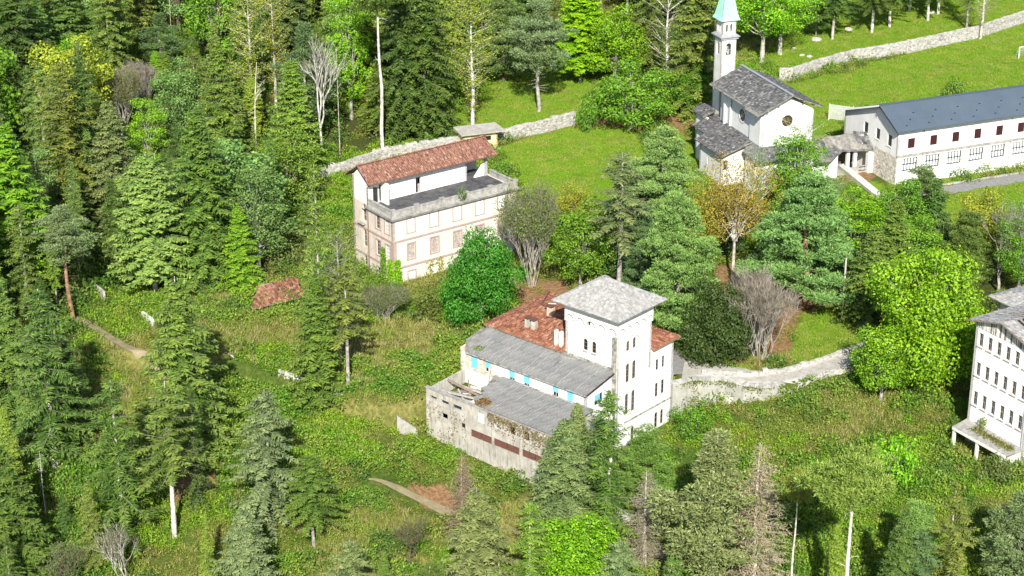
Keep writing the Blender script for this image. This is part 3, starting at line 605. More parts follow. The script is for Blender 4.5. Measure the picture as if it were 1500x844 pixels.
# the roof starts behind the tower: planes are laid only where they are outside the tower body
rr = MB()
pl_front = [(6.84, -.5, 9.38), (12.3, -.5, 9.4), (6.84, 5.2, 10.72)]
pl_right = [(12.3, -.5, 9.4), (12.3, 20.9, 9.3), (5.6, 16.6, 10.9), (5.6, 8.05, 10.9), (6.84, 8.05, 10.65), (6.84, 5.2, 10.72)]
pl_back = [(12.3, 20.9, 9.3), (-.6, 20.9, 9.1), (5.6, 16.6, 10.9)]
pl_left = [(-.6, 20.9, 9.1), (-.6, 8.05, 9.1), (5.6, 8.05, 10.9), (5.6, 16.6, 10.9)]
for pl in (pl_front, pl_back, pl_left, pl_right): rr.slab(pl if len(pl) < 6 else pl, .12)
rr = rr.build('roof', M['wood'], tw)
for i, pl in enumerate((pl_front, pl_back, pl_left, pl_right)): cover('roof_tile', pl if i != 0 else pl, M['orangetile'], rr, .27, .4, 'arch', .03, -.01, 20+i, tsd=.25)
q = MB(); q.bar((5.6, 8.1, 10.98), (5.6, 16.6, 10.98), .22, .12); q.bar((5.6, 16.6, 10.95), (-.6, 20.9, 9.2), .2, .12); q.bar((5.6, 16.6, 10.95), (12.3, 20.9, 9.4), .2, .12).build('ridge_tile', M['rust'], rr)
def chimney(x, y, z0, z1, w, d, mat, top=True, double=False):
    q = MB()
    for k in range(2 if double else 1):
        yy = y+k*(d+.45); q.box(x-w/2, x+w/2, yy-d/2, yy+d/2, z0, z1)
    o = q.build('chimney', mat, rr)
    q = MB()
    for k in range(2 if double else 1):
        yy = y+k*(d+.45)
        if top: q.slab([(x-w*.7, yy-d*.7, z1+.25), (x+w*.7, yy-d*.7, z1+.25), (x+w*.7, yy+d*.7, z1+.25), (x-w*.7, yy+d*.7, z1+.25)], .08)
        for sx in (-1, 1): q.box(x+sx*w*.35-.07, x+sx*w*.35+.07, yy-d*.4, yy+d*.4, z1+.002, z1+.17)
    q.build('chimney_cap', M['rust'] if top else mat, o)
chimney(4.6, 14.2, 10.0, 11.7, .75, .75, M['brickwall'])
chimney(1.5, 14.3, 9.3, 10.8, .7, .55, M['concrete'], True, True)
chimney(.3, 8.9, 8.9, 11.2, .42, .35, M['white2'], False, True)
# grey upper wing with blue blinds
UW = -5.2
WF0, WF1 = (UW, 20.7), (UW, .5); wo = []
for a, b, za, zb in ((17.85, 18.93, 5.35, 7.05), (15.65, 16.6, 5.5, 7.0), (11.7, 12.65, 5.45, 6.98), (9.32, 10.3, 5.5, 6.98), (4.73, 5.69, 5.7, 7.2), (2.46, 3.4, 5.7, 7.2)): wo.append((20.7-b, 20.7-a, za, zb))
MB().wall((UW, 15.1), (UW, .5), -3, 7.45, .35, [(a-5.6, b-5.6, c, d) for a, b, c, d in wo[2:]]).build('wing_wall', M['cleanwhite'], tw)
MB().wall((UW, 20.7), (UW, 15.1), 4.95, 7.3, .35, wo[:2]).build('brick_wing_wall', M['brickwall'], tw); MB().wall((UW, 20.7), (UW, 15.1), -3, 4.947, .35).build('lower_wing_wall', M['white2'], tw)
masonry('brick', (UW, 20.7), (UW, 15.1), 5.0, 7.3, M['brownstones'], tw, .3, .14, .02, 31, skip=wo[:2])
MB().wall((UW, .5), (0, .5), -6, 7.45, .35, [(1.7, 3.4, 5.2, 6.7)], gable=[(.1, 7.5), (5.1, 8.55)]).build('wing_wall', M['cleanwhite'], tw)
MB().wall((-.3, 20.7), (UW, 20.7), -1, 7.4, .35, gable=[(0.05, 8.5), (4.8, 7.6)]).build('wing_wall', M['brickwall'], tw)
MB().box(UW+.35, 0, 1, 20.3, 4.7, 4.85).build('wing_floor', M['inner'], tw)
for i, o in enumerate(wo):
    window(tw, WF0, WF1, o[0], o[1], o[2], o[3], .14, 2, 1, .06, M['white2'])
    drop = [1.0, .6, .62, .68, .6, 1.0][i]; panel(tw, WF0, WF1, o[0]+.03, o[1]-.03, o[3]-(o[3]-o[2])*drop, o[3]-.02, .04, M['bluepanel'], 'blue_blind', slats=0)
window(tw, (UW, .5), (0, .5), 1.7, 3.4, 5.2, 6.7, .14, 2, 1, .06, M['white2']); panel(tw, (UW, .5), (0, .5), 1.73, 2.75, 5.9, 6.68, .04, M['bluepanel'], 'blue_blind')
# sheets of the upper wing roof: each sheet a part
def sheets(poly_fn, nu, nv, parent, name='roof_sheet', mat=None, jz=.02, skip=(), seed=0, corr=6, vflip=False):
    rs = np.random.RandomState(seed); cache = []
    for t in range(4):
        V = []; F = []; K = corr*2
        for i in range(K+1):
            for j in range(2): V.append((i/K, j, (.025 if i % 2 else -.025)+rs.uniform(-.004, .004)))
        for i in range(K): F.append((2*i, 2*i+2, 2*i+3, 2*i+1))
        me = new_mesh(name, V, F, tint=[.35+.1*t]*len(V)); me.materials.append(mat or M['sheet']); cache.append(me)
    for i in range(nu):
        for j in range(nv):
            if (i, j) in skip: continue
            o_, eu, ev = poly_fn(i/nu, j/nv, 1/nu, 1/nv)
            eu = Vector(eu); ev = Vector(ev); nrm = eu.cross(ev).normalized()
            if nrm.z < 0: nrm = -nrm
            from mathutils import Matrix
            mt = Matrix((( eu.x, ev.x, nrm.x, o_[0]), (eu.y, ev.y, nrm.y, o_[1]), (eu.z, ev.z, nrm.z, o_[2]+.03*(nv-j)*0+.03+rs.uniform(-jz, jz)*.5), (0, 0, 0, 1)))
            ob = bpy.data.objects.new(name, cache[rs.randint(4)]); COL.objects.link(ob); ob.parent = parent
            ob.matrix_local = mt @ Matrix.Translation((-.01, -.03, j*.02)) @ Matrix.Diagonal((1.02, 1.08, 1, 1))
wr = MB().slab([(-5.55, .15, 7.62), (-.02, .15, 8.72), (-.02, 8.0, 8.9), (-.75, 8.02, 8.88), (-.75, 20.9, 8.75), (-3.6, 21.2, 7.95), (-5.55, 19.6, 7.45)], .1).build('wing_roof', M['darktrim'], tw)
# u direction = along the ridge (v axis), v direction = up the slope
def upperfn(a, b, da, db):
    v0 = .15+a*20.0; v1 = v0+da*20.0
    def P(v, k):
        u0 = -5.58+max(0, (v-18.6))*.9; z0 = 7.6-.006*v; u1 = -.05 if v < 7.7 else -.72; z1 = 8.86
        return Vector((u0+(u1-u0)*k, v, z0+(z1-z0)*k))
    o = P(v0, b); return o, P(v1, b)-o, P(v0, b+db)-o
sheets(upperfn, 22, 3, wr, seed=3, jz=.03)
MB().bar((-5.62, .1, 7.5), (-5.62, 19.4, 7.38), .13).build('gutter', M['mould'], wr)
MB().bar((-5.55, .08, 7.56), (-.05, .08, 8.66), .08, .14).build('barge_board', M['maroon'], wr)
MB().tube([(UW-.1, 8.35, 7.3), (UW-.1, 8.35, 5.2)], [.05, .05], 5).build('drainpipe', M['cleanwhite'], tw)
MB().box(-.25, -.003, .6, 8.0, 8.85, 9.1).build('flashing', M['mould'], tw)
q = MB(); rs = np.random.RandomState(2)
for i in range(1, 22):
    if rs.rand() < .4:
        o0, eu_, ev_ = upperfn(i/22, 0, 1/22, 1); q.bar(o0+Vector((0, 0, .1)), o0+ev_*rs.uniform(.6, 1)+Vector((0, 0, .1)), .07, .04)
q.build('roof_batten', M['parapet'], wr)['kind'] = 'stuff'
# lower derelict wing
OU = -12.5
LW0, LW1 = (OU, 19.8), (OU, -1)
def lv(a, b): return (19.8-b, 19.8-a)
lo = [(*lv(18.0, 19.2), 3.6, 4.15), (*lv(16.0, 17.4), 3.6, 4.15), (*lv(13.9, 15.4), 3.55, 4.2), (*lv(9.0, 12.4), .75, 1.75), (*lv(4.6, 8.7), .8, 1.8), (*lv(.2, 4.2), .85, 1.85), (*lv(13.3, 14.0), 1.4, 2.1), (*lv(16.2, 17.3), 1.6, 2.4), (*lv(10.2, 11.2), 3.1, 4.4), (*lv(8.0, 8.8), 3.2, 4.2), (*lv(5.3, 6.1), 3.2, 4.3), (*lv(3.1, 3.9), 3.2, 4.3)]
MB().wall(LW0, LW1, -6.5, 5.0, .35, lo).build('outer_wall', M['concrete'], tw)
MB().wall((UW, 20.2), (OU, 19.8), -6, 4.75, .35).build('outer_wall', M['concrete'], tw)
MB().wall((OU, -1), (UW, -1), -7, 5.0, .35).wall((UW+.0, -1), (UW+.0, .5), -7, 5.2, .35).build('outer_wall', M['concrete'], tw)
MB().box(OU+.35, UW, 13.2, 19.8, 2.6, 2.8).build('rubble_floor', M['gravel'], tw)
MB().box(OU+.35, UW, -.6, 13.2, 1.8, 2.0).build('inner_floor', M['inner'], tw)
MB().wall((OU+.35, 13.2), (UW, 13.2), 2.0, 4.7, .25).build('cross_wall', M['white2'], tw)
for z in (4.3,): MB().box(OU-.06, OU-.002, 13.8, 19.8, 3.25, 3.4).build('ledge', M['concrete'], tw)
for v in (12.8, 8.75, 4.4): MB().box(OU-.1, OU-.002, v-.17, v+.17, -6, 4.7).build('pilaster', M['concrete'], tw)
MB().box(OU-.12, OU+.4, -1.1, 19.9, 5.003, 5.1).build('coping', M['parapet'], tw)
for k, (a, b, za, zb) in enumerate(lo):
    if 3 <= k <= 5: 
        for h_ in (0, 1):
            w_ = (b-a)/2; panel(tw, LW0, LW1, a+h_*w_+.03, a+(h_+1)*w_-.05, za+.02, zb-.02, .1, M['rust'], 'rusty_panel', slats=2)
    elif k in (8, 9): panel(tw, LW0, LW1, a, b, za, zb, .05, M['paleglass'], 'white_shutter')
    elif k >= 10 or k == 6: window(tw, LW0, LW1, a, b, za, zb, .2, 2, 2, .07, M['maroon'])
lr = MB().slab([(OU+.05, -.9, 5.12), (UW-.01, .45, 5.85), (UW-.01, 15.0, 5.5), (-7.2, 14.2, 5.4), (OU+.1, 12.0, 5.12)], .1).build('low_roof', M['darktrim'], tw)
def lowfn(a, b, da, db):
    v0 = -.8+a*14.6; v1 = v0+da*14.6
    def P(v, k):
        k2 = k; u0 = OU+.1+max(0, v-11.6)*1.3; u1 = UW-.03; z = 5.16+(5.62-5.16)*((u0+(u1-u0)*k2)-OU)/7.3+.18*(1-(v+1)/16)*k2
        return Vector((u0+(u1-u0)*k2, v, z+.03))
    o = P(v0, b); return o, P(v1, b)-o, P(v0, b+db)-o
sheets(lowfn, 16, 4, lr, seed=9, jz=.04, skip={(15, 0)})
q = MB(); rs = np.random.RandomState(4)
for i in range(1, 16):
    if rs.rand() < .55:
        o0, eu_, ev_ = lowfn(i/16, 0, 1/16, 1); q.bar(o0+Vector((0, 0, .12)), o0+ev_*rs.uniform(.6, 1)+Vector((0, 0, .12)), .06, .04)
q.build('roof_batten', M['parapet'], lr)['kind'] = 'stuff'
q = MB(); q.bar((UW-.2, .3, 5.95), (UW-.2, 14.8, 5.62), .25, .12); q.build('flashing', M['mould'], tw)
rs = np.random.RandomState(5)
for k, (a, b) in enumerate([((-11.9, 18.6, 4.9), (-8.2, 13.9, 3.4)), ((-9.0, 19.4, 4.9), (-7.4, 14.2, 3.1)), ((-5.4, 15.6, 6.6), (-8.0, 13.9, 3.3)), ((-12.0, 16.6, 4.9), (-9.6, 14.6, 2.9)), ((-9.2, 17.5, 4.2), (-10.8, 14.2, 2.9)), ((-11.7, 17.6, 4.6), (-6.2, 16.9, 3.2)), ((-8.8, 18.9, 4.6), (-6.0, 15.0, 2.9)), ((-6.5, 18.2, 4.3), (-9.4, 15.3, 2.9))]):
    MB().bar(a, b, .2, .24).build('fallen_beam', M['wood'] if k % 2 else M['greywood'], tw)
for k in range(26):
    x, y = rs.uniform(-12, -6), rs.uniform(13.6, 19.4); a = rs.uniform(0, 3); dx, dy = math.cos(a)*rs.uniform(.3, .9), math.sin(a)*rs.uniform(.3, .9)
    MB().bar((x-dx, y-dy, 2.9+rs.uniform(0, .3)), (x+dx, y+dy, 3.0+rs.uniform(0, .7)), rs.uniform(.1, .5), .1).build('rubble_piece', M[['greywood', 'concrete', 'rock', 'white2'][k % 4]], tw)

# ================================================================== CHURCH
ch = empty('church', (30.31, 304.33, 0), rad(20.7), 'white church with grey stone slab roofs, round rose window and slim bell tower', 'church')
def gslab(pts, name, parent, seed, th=.14, w=.4, h=.34, mat=None):
    o = MB().slab(pts, th).build(name, M['darktrim'], parent); cover('stone_slab', pts, mat or M['stoneslab'], o, w, h, 'slab', .02, .0, seed, .05, tsd=.22); return o
# side chapel / aisle
MB().wall((0, 0), (0, -7.8), -1, 5.0, .4, [(2.75, 3.2, 2.1, 3.3), (3.5, 4.0, .05, .35)]).build('chapel_wall', M['cleanwhite'], ch)
window(ch, (0, 0), (0, -7.8), 2.75, 3.2, 2.1, 3.3, .2, 1, 1, .06, M['iron'])
MB().wall((0, -7.8), (5, -7.8), -1, 5.0, .4, [(.4, 1.1, 2.6, 4.2)], gable=[(4.6, 7.0)]).build('chapel_wall', M['cleanwhite'], ch)
window(ch, (0, -7.8), (5, -7.8), .4, 1.1, 2.6, 4.2, .15, 1, 2, .06, M['iron'])
MB().wall((5, .0), (0, 0), -1, 5.0, .4).build('chapel_wall', M['cleanwhite'], ch)
MB().box(-.12, -.002, -7.8, 0, -.9, .35).build('plinth', M['concrete'], ch)
gslab([(-.75, -9.0, 5.35), (-.75, .6, 5.35), (5.0, .6, 7.3), (5.0, -9.0, 7.3)], 'chapel_roof', ch, 40)
# lower entrance canopy along the front
gslab([(3.0, -12.6, 5.6), (3.0, -8.9, 5.95), (4.95, -8.9, 7.1), (4.95, -11.2, 7.1)], 'corner_roof', ch, 41, mat=M['sheet'])
MB().wall((3.6, -11.7), (14.2, -11.7), -1, 5.6, .3, [(4.5, 6.5, -1, 3)]).build('porch_wall', M['cleanwhite'], ch)
gslab([(3.0, -13.6, 5.5), (14.8, -13.6, 5.5), (14.6, -11.32, 7.0), (4.6, -11.32, 7.0)], 'porch_roof', ch, 42)
MB().wall((3.6, -8.9), (3.6, -11.7), -1, 5.5, .3).build('porch_wall', M['cleanwhite'], ch)
# nave
NW0, NW1 = (5, 1.6), (5, -11.3); rz = 15.3
MB().wall(NW0, NW1, -1, 12.3, .45).build('nave_wall', M['cleanwhite'], ch)
MB().wall((5, -11.3), (14, -11.3), -1, 12.3, .45, gable=[(4.5, 14.75)]).build('nave_wall', M['cleanwhite'], ch)
MB().wall((14, -11.3), (14, 4), -1, 12.3, .45).wall((14, 4), (6, 4), -1, 12.3, .45, gable=[(4.4, 14.75)]).build('nave_wall', M['cleanwhite'], ch)
MB().wall((5.9, 4), (5.9, 1.6), -1, 12.3, .4).wall((5, 1.6), (5.9, 1.6), -1, 12.3, .3).build('choir_wall', M['cleanwhite'], ch) if False else MB().box(5.5, 5.9, 1.65, 4.0, -1, 12.2).build('choir_wall', M['cleanwhite'], ch)
for bx_ in ((1.1, 1.6, 5, 12.2), (-.9, -.5, 6.8, 12.2), (-11.3, -7.7, 7.2, 12.0)): MB().box(4.72, 4.998, *bx_).build('pilaster', M['cleanwhite'], ch)
rf = MB().slab([(4.0, -12.5, 12.85), (4.0, 4.9, 12.85), (9.5, 4.9, rz), (9.5, -12.5, rz)], .16).slab([(9.5, 4.9, rz), (9.5, -12.5, rz), (15.1, -12.5, 12.85), (15.1, 4.9, 12.85)][::1], .16).build('nave_roof', M['darktrim'], ch)
cover('stone_slab', [(4.0, -12.5, 12.85), (4.0, 4.9, 12.85), (9.5, 4.9, rz), (9.5, -12.5, rz)], M['stoneslab'], rf, .4, .34, 'slab', .02, 0, 43, .05, tsd=.25)
cover('stone_slab', [(15.1, 4.9, 12.85), (15.1, -12.5, 12.85), (9.5, -12.5, rz), (9.5, 4.9, rz)], M['stoneslab'], rf, .4, .34, 'slab', .02, 0, 44, .05, tsd=.25)
MB().slab([(3.4, -12.7, 12.62), (3.4, -8.2, 12.62), (4.3, -8.2, 13.02), (4.3, -12.7, 13.02)], .1).slab([(3.7, -8.0, 12.75), (3.7, 5, 12.75), (4.3, 5, 13.02), (4.3, -8.0, 13.02)], .1).build('eave_course', M['darktrim'], rf)
MB().bar((9.45, -12.6, rz+.1), (9.45, 5.0, rz+.1), .45, .1).build('ridge_cap', M['slateled'], rf)
q = MB()
for u in (5.4, 7.4, 11.6, 13.6): z_ = 12.85+(min(u, 19-u)-4)*.445-.3; q.box(u-.12, u+.12, -12.45, -11.3, z_-.1, z_+.12)
q.build('purlin', M['wood'], rf)
def rose(parent, c, r, face, bars=8):
    K = 24; q = MB(); g_ = MB(); ring = MB()
    def P(a, rr_, off): 
        s = c[0]+rr_*math.cos(a); z = c[1]+rr_*math.sin(a); return (s, -11.3-off, z) if face == 'f' else (5-off, s, z)
    g_.poly(*[P(2*math.pi*i/K, r, .03) for i in range(K)])
    for i in range(K):
        a, b = 2*math.pi*i/K, 2*math.pi*(i+1)/K
        ring.hexa([P(a, r, .005), P(b, r, .005), P(b, r*1.28, .005), P(a, r*1.28, .005)], [P(a, r, .12), P(b, r, .12), P(b, r*1.28, .12), P(a, r*1.28, .12)])
        q.bar(P(a, r*.42, .07), P(b, r*.42, .07), .06)
    for i in range(bars): a = 2*math.pi*i/bars+.2; q.bar(P(a, r*.1, .07), P(a, r, .07), .09)
    for i in range(bars): a = 2*math.pi*(i+.5)/bars+.2; q.bar(P(a, r*.42, .075), P(a, r, .075), .05)
    w = ring.build('rose_window', M['white2'], parent); g_.build('pane', M['glass'], w); q.build('tracery', M['rust'] if face == 'f' else M['greywood'], w)
rose(ch, (9.35, 10.9), .95, 'f'); rose(ch, (-4.7, 10.3), 1.0, 's')
MB().tube([(4.85, -.95, 12.4), (4.85, -.95, 7)], [.06, .06], 5).build('drainpipe', M['pipe'], ch); MB().tube([(4.85, -7.55, 12.4), (4.85, -7.55, 6.8)], [.06, .06], 5).build('drainpipe', M['pipe'], ch)
# stepped rear annexes
MB().wall((2.2, 6.0), (2.2, .6), -1, 5.4, .3).wall((6, 6), (2.2, 6), -1, 5.4, .3).build('sacristy_wall', M['cleanwhite'], ch)
gslab([(1.6, .7, 5.6), (1.6, 6.6, 5.6), (6.0, 6.6, 6.9), (6.0, .7, 6.9)], 'sacristy_roof', ch, 45)
MB().wall((4.1, 10.2), (4.1, 6.0), -1, 6.6, .3).wall((9, 10.2), (4.1, 10.2), -1, 6.6, .3).build('sacristy_wall', M['cleanwhite'], ch)
gslab([(3.5, 6.2, 6.8), (3.5, 10.6, 6.8), (5.7, 10.6, 7.6), (5.7, 6.2, 7.6)], 'sacristy_roof', ch, 46)
gslab([(5.6, 8.6, 7.3), (5.6, 10.6, 7.3), (10, 10.6, 7.9), (10, 8.6, 7.9)], 'sacristy_roof', ch, 47)
MB().tube([(2.1, .75, 5.3), (2.1, .75, 0)], [.05, .05], 5).build('drainpipe', M['pipe'], ch)
# bell tower (local u 5.8-8.5, v 5.6-8.3)
tu, tv, tz = 5.75, 5.5, 2.7
def tq(w0, z0, z1, ins=0, op=(), name='bell_tower_wall'):
    a, b = tu+ins, tu+tz-ins; c, d = tv+ins, tv+tz-ins
    k = MB().wall((a, c), (b, c), z0, z1, .25, op).wall((a, d), (a, c), z0, z1, .25, op).wall((b, c), (b, d), z0, z1, .25).wall((b, d), (a, d), z0, z1, .25)
    return k.build(name, M['white2'], ch)
tu, tv, tz = 6.2, 6.0, 2.6
bo = [(.75, 1.75, 16.9, 18.95, True)]
tq(0, -1, 19.6, 0, bo); tq(0, 20.3, 22.75, .12, [(.55, .95, 20.8, 22.1, True), (1.3, 1.7, 20.8, 22.1, True)])
MB().box(tu-.45, tu+tz+.45, tv-.45, tv+tz+.45, 19.95, 20.1).box(tu-.25, tu+tz+.25, tv-.25, tv+tz+.25, 19.6, 19.95).build('tower_cornice', M['slateled'], ch)
MB().hexa([(tu-.45, tv-.45, 20.103), (tu+tz+.45, tv-.45, 20.103), (tu+tz+.45, tv+tz+.45, 20.103), (tu-.45, tv+tz+.45, 20.103)], [(tu+.1, tv+.1, 20.45), (tu+tz-.1, tv+.1, 20.45), (tu+tz-.1, tv+tz-.1, 20.45), (tu+.1, tv+tz-.1, 20.45)]).build('tower_skirt_roof', M['slateled'], ch)
for z0, w in ((16.9, 1),):
    MB().bar((tu+1.25, tv+.3, 17.0), (tu+1.25, tv+.3, 18.4), .1).bar((tu+.8, tv+.3, 17.8), (tu+1.7, tv+.3, 17.8), .08).build('bell_frame', M['greywood'], ch)
q = MB(); q.tube([(tu+1.3, tv+1.2, 18.4), (tu+1.3, tv+1.2, 18.1), (tu+1.3, tv+1.2, 17.6), (tu+1.3, tv+1.2, 17.4)], [.12, .3, .38, .5], 10).build('bell', M['copper'], ch)
lv_ = [(22.75, .38), (23.3, .12), (24.3, -.1), (26.0, -.42), (28.0, -.78), (30.3, -1.28)]; sp_ = MB()
for (z0, e0), (z1, e1_) in zip(lv_[:-1], lv_[1:]):
    def sq(e, z): return [(tu-e, tv-e, z), (tu+tz+e, tv-e, z), (tu+tz+e, tv+tz+e, z), (tu-e, tv+tz+e, z)]
    sp_.hexa(sq(e0, z0), sq(e1_, z1))
spo = sp_.build('spire', M['copper'], ch)
q = MB()
for (z0, e0), (z1, e1_) in zip(lv_[:-1], lv_[1:]):
    for fx in (0, .25, .5, .75, 1): q.bar((tu-e0+(tz+2*e0)*fx, tv-e0-.01, z0+.02), (tu-e1_+(tz+2*e1_)*fx, tv-e1_-.01, z1), .05); q.bar((tu-e0-.01, tv-e0+(tz+2*e0)*fx, z0+.02), (tu-e1_-.01, tv-e1_+(tz+2*e1_)*fx, z1), .05)
q.build('standing_seam', M['copper'], spo)

# ================================================================== LONG BUILDING
lb = empty('long_building', (60.76, 297.27, 0), rad(22.4), 'long white two-storey building with slate blue roof and barred ground floor windows', 'building')
LN = 60.0; DP = 15.9; BAY = 4.15
lops_ = []; 
for i in range(14): x = 1.85+BAY*i; lops_.append((x, x+1.3, 5.95, 7.6))
bops = [(1.0+BAY*i, 3.85+BAY*i, 2.2, 4.4) for i in range(14)]
vops = [(1.98+BAY*i, 2.92+BAY*i, 8.72, 9.25) for i in range(14)]
MB().wall((0, 0), (LN, 0), 4.95, 9.5, .4, lops_+vops).build('upper_wall', M['cleanwhite'], lb)
MB().wall((0, -.05), (LN, -.05), -.6, 4.75, .45, bops).build('ground_floor_wall', M['white2'], lb)
gops = [(DP-10.06, DP-8.82, 5.95, 7.73), (DP-6.46, DP-5.27, 5.93, 7.73), (DP-3.0, DP-1.78, 5.85, 7.71)]
MB().wall((0, DP), (0, -.05), -.6, 4.8, .45).build('ground_floor_wall', M['white2'], lb)
MB().wall((0, DP), (0, 0), 4.803, 9.3, .4, gops, gable=[(DP-11.6, 10.9) if False else (DP-5.6, 11.75)]).build('gable_wall', M['cleanwhite'], lb) if False else None
MB().wall((0, DP), (0, 0), 4.803, 7.9, .4, gops, gable=[(DP-4.6, 11.55), (DP-.0-.001, 9.4)]).build('gable_wall', M['cleanwhite'], lb)
window(lb, (0, DP), (0, 0), DP-7.2, DP-6.3, 9.35, 9.85, -.06, 2, 1, .09, M['white2'])
MB().wall((LN, 0), (LN, DP), -.6, 7.9, .4).wall((LN, DP), (0, DP), -.6, 7.9, .4).build('rear_wall', M['cleanwhite'], lb)
masonry('stone', (0, 6.35), (0, -.05), -.3, 4.75, M['brownstones'], lb, .36, .22, .05, 51)
piers = [(0, .95)]+[(3.9+BAY*i, 5.1+BAY*i) for i in range(8)]
sk = [(a-.02, b+.02, -1, 4.6) for a, b in [(p_[0], p_[1]) for p_ in bops]]
masonry('stone', (0, -.05), (36, -.05), -.3, 4.7, M['whitestones'], lb, .42, .26, .035, 52, skip=[(a, b, 1.95, 4.5) for a, b, _, _ in bops])
MB().box(-.1, LN+.1, -.3, -.001, 4.753, 4.98).build('string_course', M['parapet'], lb)
q = MB()
for i in range(int(LN/.5)): q.box(.5*i, .5*i+.42, -.36, -.05, 4.985, 5.04)
ob = q.build('coping_tile', M['parapet'], lb); ob['kind'] = 'stuff'
for i, (a, b, c_0, d_0) in enumerate(bops[:9]):
    window(lb, (0, -.05), (LN, -.05), a, b, c_0, d_0, .22, 5, 2, .15, M['iron'], M['paleglass'], bar=.13, name='barred_window')
    MB().box(a-.1, b+.1, -.17, -.052, c_0-.16, c_0-.003).build('sill', M['white2'], lb)
    MB().box(a+.15, b-.15, -.085, -.052, .5, c_0-.35).build('render_panel', M['pink'] if False else M['cleanwhite'], lb)
for i, (a, b, c_0, d_0) in enumerate(lops_[:9]): panel(lb, (0, 0), (LN, 0), a, b, c_0, d_0, .1, M['maroon'], 'shutter', slats=6); MB().box(a-.08, b+.08, -.08, -.002, c_0-.1, c_0-.003).build('sill', M['white2'], lb)
for a, b, c_0, d_0 in vops[:9]: panel(lb, (0, 0), (LN, 0), a, b, c_0, d_0, .12, M['iron'], 'vent')
for a, b, c_0, d_0 in gops: panel(lb, (0, DP), (0, 0), a, b, c_0, d_0, .16, M['iron'], 'dark_window'); MB().box(-.1, -.002, DP-b-.06, DP-a+.06, c_0-.12, c_0-.003).build('sill', M['white2'], lb)
ri = 4.6
fr = [(-.95, -.95, 9.35), (LN+1, -.95, 9.35), (LN+1, ri, 12.05), (-.95, ri, 12.05)]; bk = [(-.95, ri, 12.05), (LN+1, ri, 12.05), (LN+1, 17.0, 7.6), (-.95, 17.0, 7.6)]
ro = MB().slab(fr, .13).slab(bk, .13).build('roof', M['roofblue'], lb)
MB().bar((-1.0, -1.0, 9.3), (-1.0, ri, 12.0), .06, .2).build('verge_board', M['iron'], ro); MB().bar((-1.0, ri, 12.0), (-1.0, 17.1, 7.55), .08, .28).build('verge_board', M['shutterwhite'], ro)
MB().bar((-1, -1.08, 9.28), (LN+1, -1.08, 9.28), .14).build('gutter', M['roofblue'], ro); MB().bar((-1, ri, 12.1), (LN+1, ri, 12.1), .35, .06).build('ridge_cap', M['roofblue'], ro)
q = MB(); q2 = MB(); sl_ = (12.05-9.35)/(ri+.95)
for i in range(int(LN/.62)):
    x = -.6+.62*i; q.bar((x, -.95, 9.345), (x, ri, 12.045), .02, .02)
ob = q.build('roof_seam', M['roofblue'], ro); ob['kind'] = 'stuff'
for i in range(13):
    for j, y in enumerate((-.1, 1.0, 2.2)): q2.box(1.2+BAY*i+j*1.3, 1.45+BAY*i+j*1.3, y, y+.12, 9.37+(y+.95)*sl_, 9.5+(y+.95)*sl_)
ob = q2.build('snow_guard', M['iron'], ro); ob['kind'] = 'stuff'
for x in (4.67, 21.28, 37.9): MB().tube([(x, -.95, 9.25), (x, -.12, 8.9), (x, -.12, 5.1), (x, -.4, 5.05), (x, -.4, 4.7), (x, -.15, 4.6), (x, -.15, .1)], [.06]*7, 6).build('drainpipe', M['pipe'], lb)
# covered walkway
pw = empty('covered_walkway', (60.76, 297.27, 0), rad(22.4), 'low covered walkway with stone slab roof between church and long building', 'walkway')
A_, B__, Fm, Er, Dl, Gl = (-.1, 9.6, 5.95), (-7.2, 10.2, 5.85), (-5.0, 7.9, 3.95), (-.1, 6.3, 3.95), (-8.9, 5.0, 3.75), (-8.6, 9.6, 5.4)
o_ = MB().slab([Er, A_, B__, Fm], .14).slab([Fm, B__, Gl, Dl], .14).slab([A_, (-.1, 13, 4.0), (-8.6, 13.5, 4.0), B__], .14).slab([Gl, B__, (-8.6, 13.5, 4.0), (-11, 12.5, 4.0)], .14).slab([Dl, Gl, (-11, 12.5, 3.7), (-11, 6.2, 3.4)], .14).build('roof', M['darktrim'], pw)
cover('stone_slab', [Er, Fm, B__, A_], M['stoneslab'], o_, .5, .4, 'slab', .03, 0, 60, .05); cover('stone_slab', [Fm, Dl, Gl, B__], M['stoneslab'], o_, .5, .4, 'slab', .03, 0, 61, .05)
for x, y, w_ in ((-3.6, 8.6, .5), (-2.5, 8.2, .5), (-6.9, 6.9, .5)): MB().box(x-w_/2, x+w_/2, y-.25, y+.25, -.5, 3.85).build('post', M['white2'], pw)
MB().box(-.9, -.01, 6.7, 7.5, -.5, 3.8).build('stone_pier', M['white2'], pw); masonry('stone', (-.9, 6.7), (-.01, 6.7), -.2, 3.75, M['whitestones'], pw, .35, .22, .04, 63)
MB().wall((-7.2, 12.2), (-.05, 12.2), -.5, 3.8, .3).build('rear_wall', M['inner'], pw); MB().box(-7.5, -.02, 7.4, 12.1, -.3, .12).build('floor', M['gravel'], pw)
MB().wall((-11.5, 8.8), (-6.9, 6.64), -.6, 3.4, .3).wall((-6.65, 6.8), (-6.65, 12), -.6, 3.4, .3).build('wall', M['cleanwhite'], pw)
q = MB(); q.box(-2.2, -.9, 7.0, 7.12, .6, .7).box(-2.2, -.9, 7.0, 7.12, 1.2, 1.3).box(-3.3, -.9, 7.6, 7.9, -.1, .9).build('balustrade', M['parapet'], pw)
rp = empty('ramp_wall', (60.76, 297.27, 0), rad(22.4), 'pale sloping ramp wall running down in front of the covered walkway', 'wall')
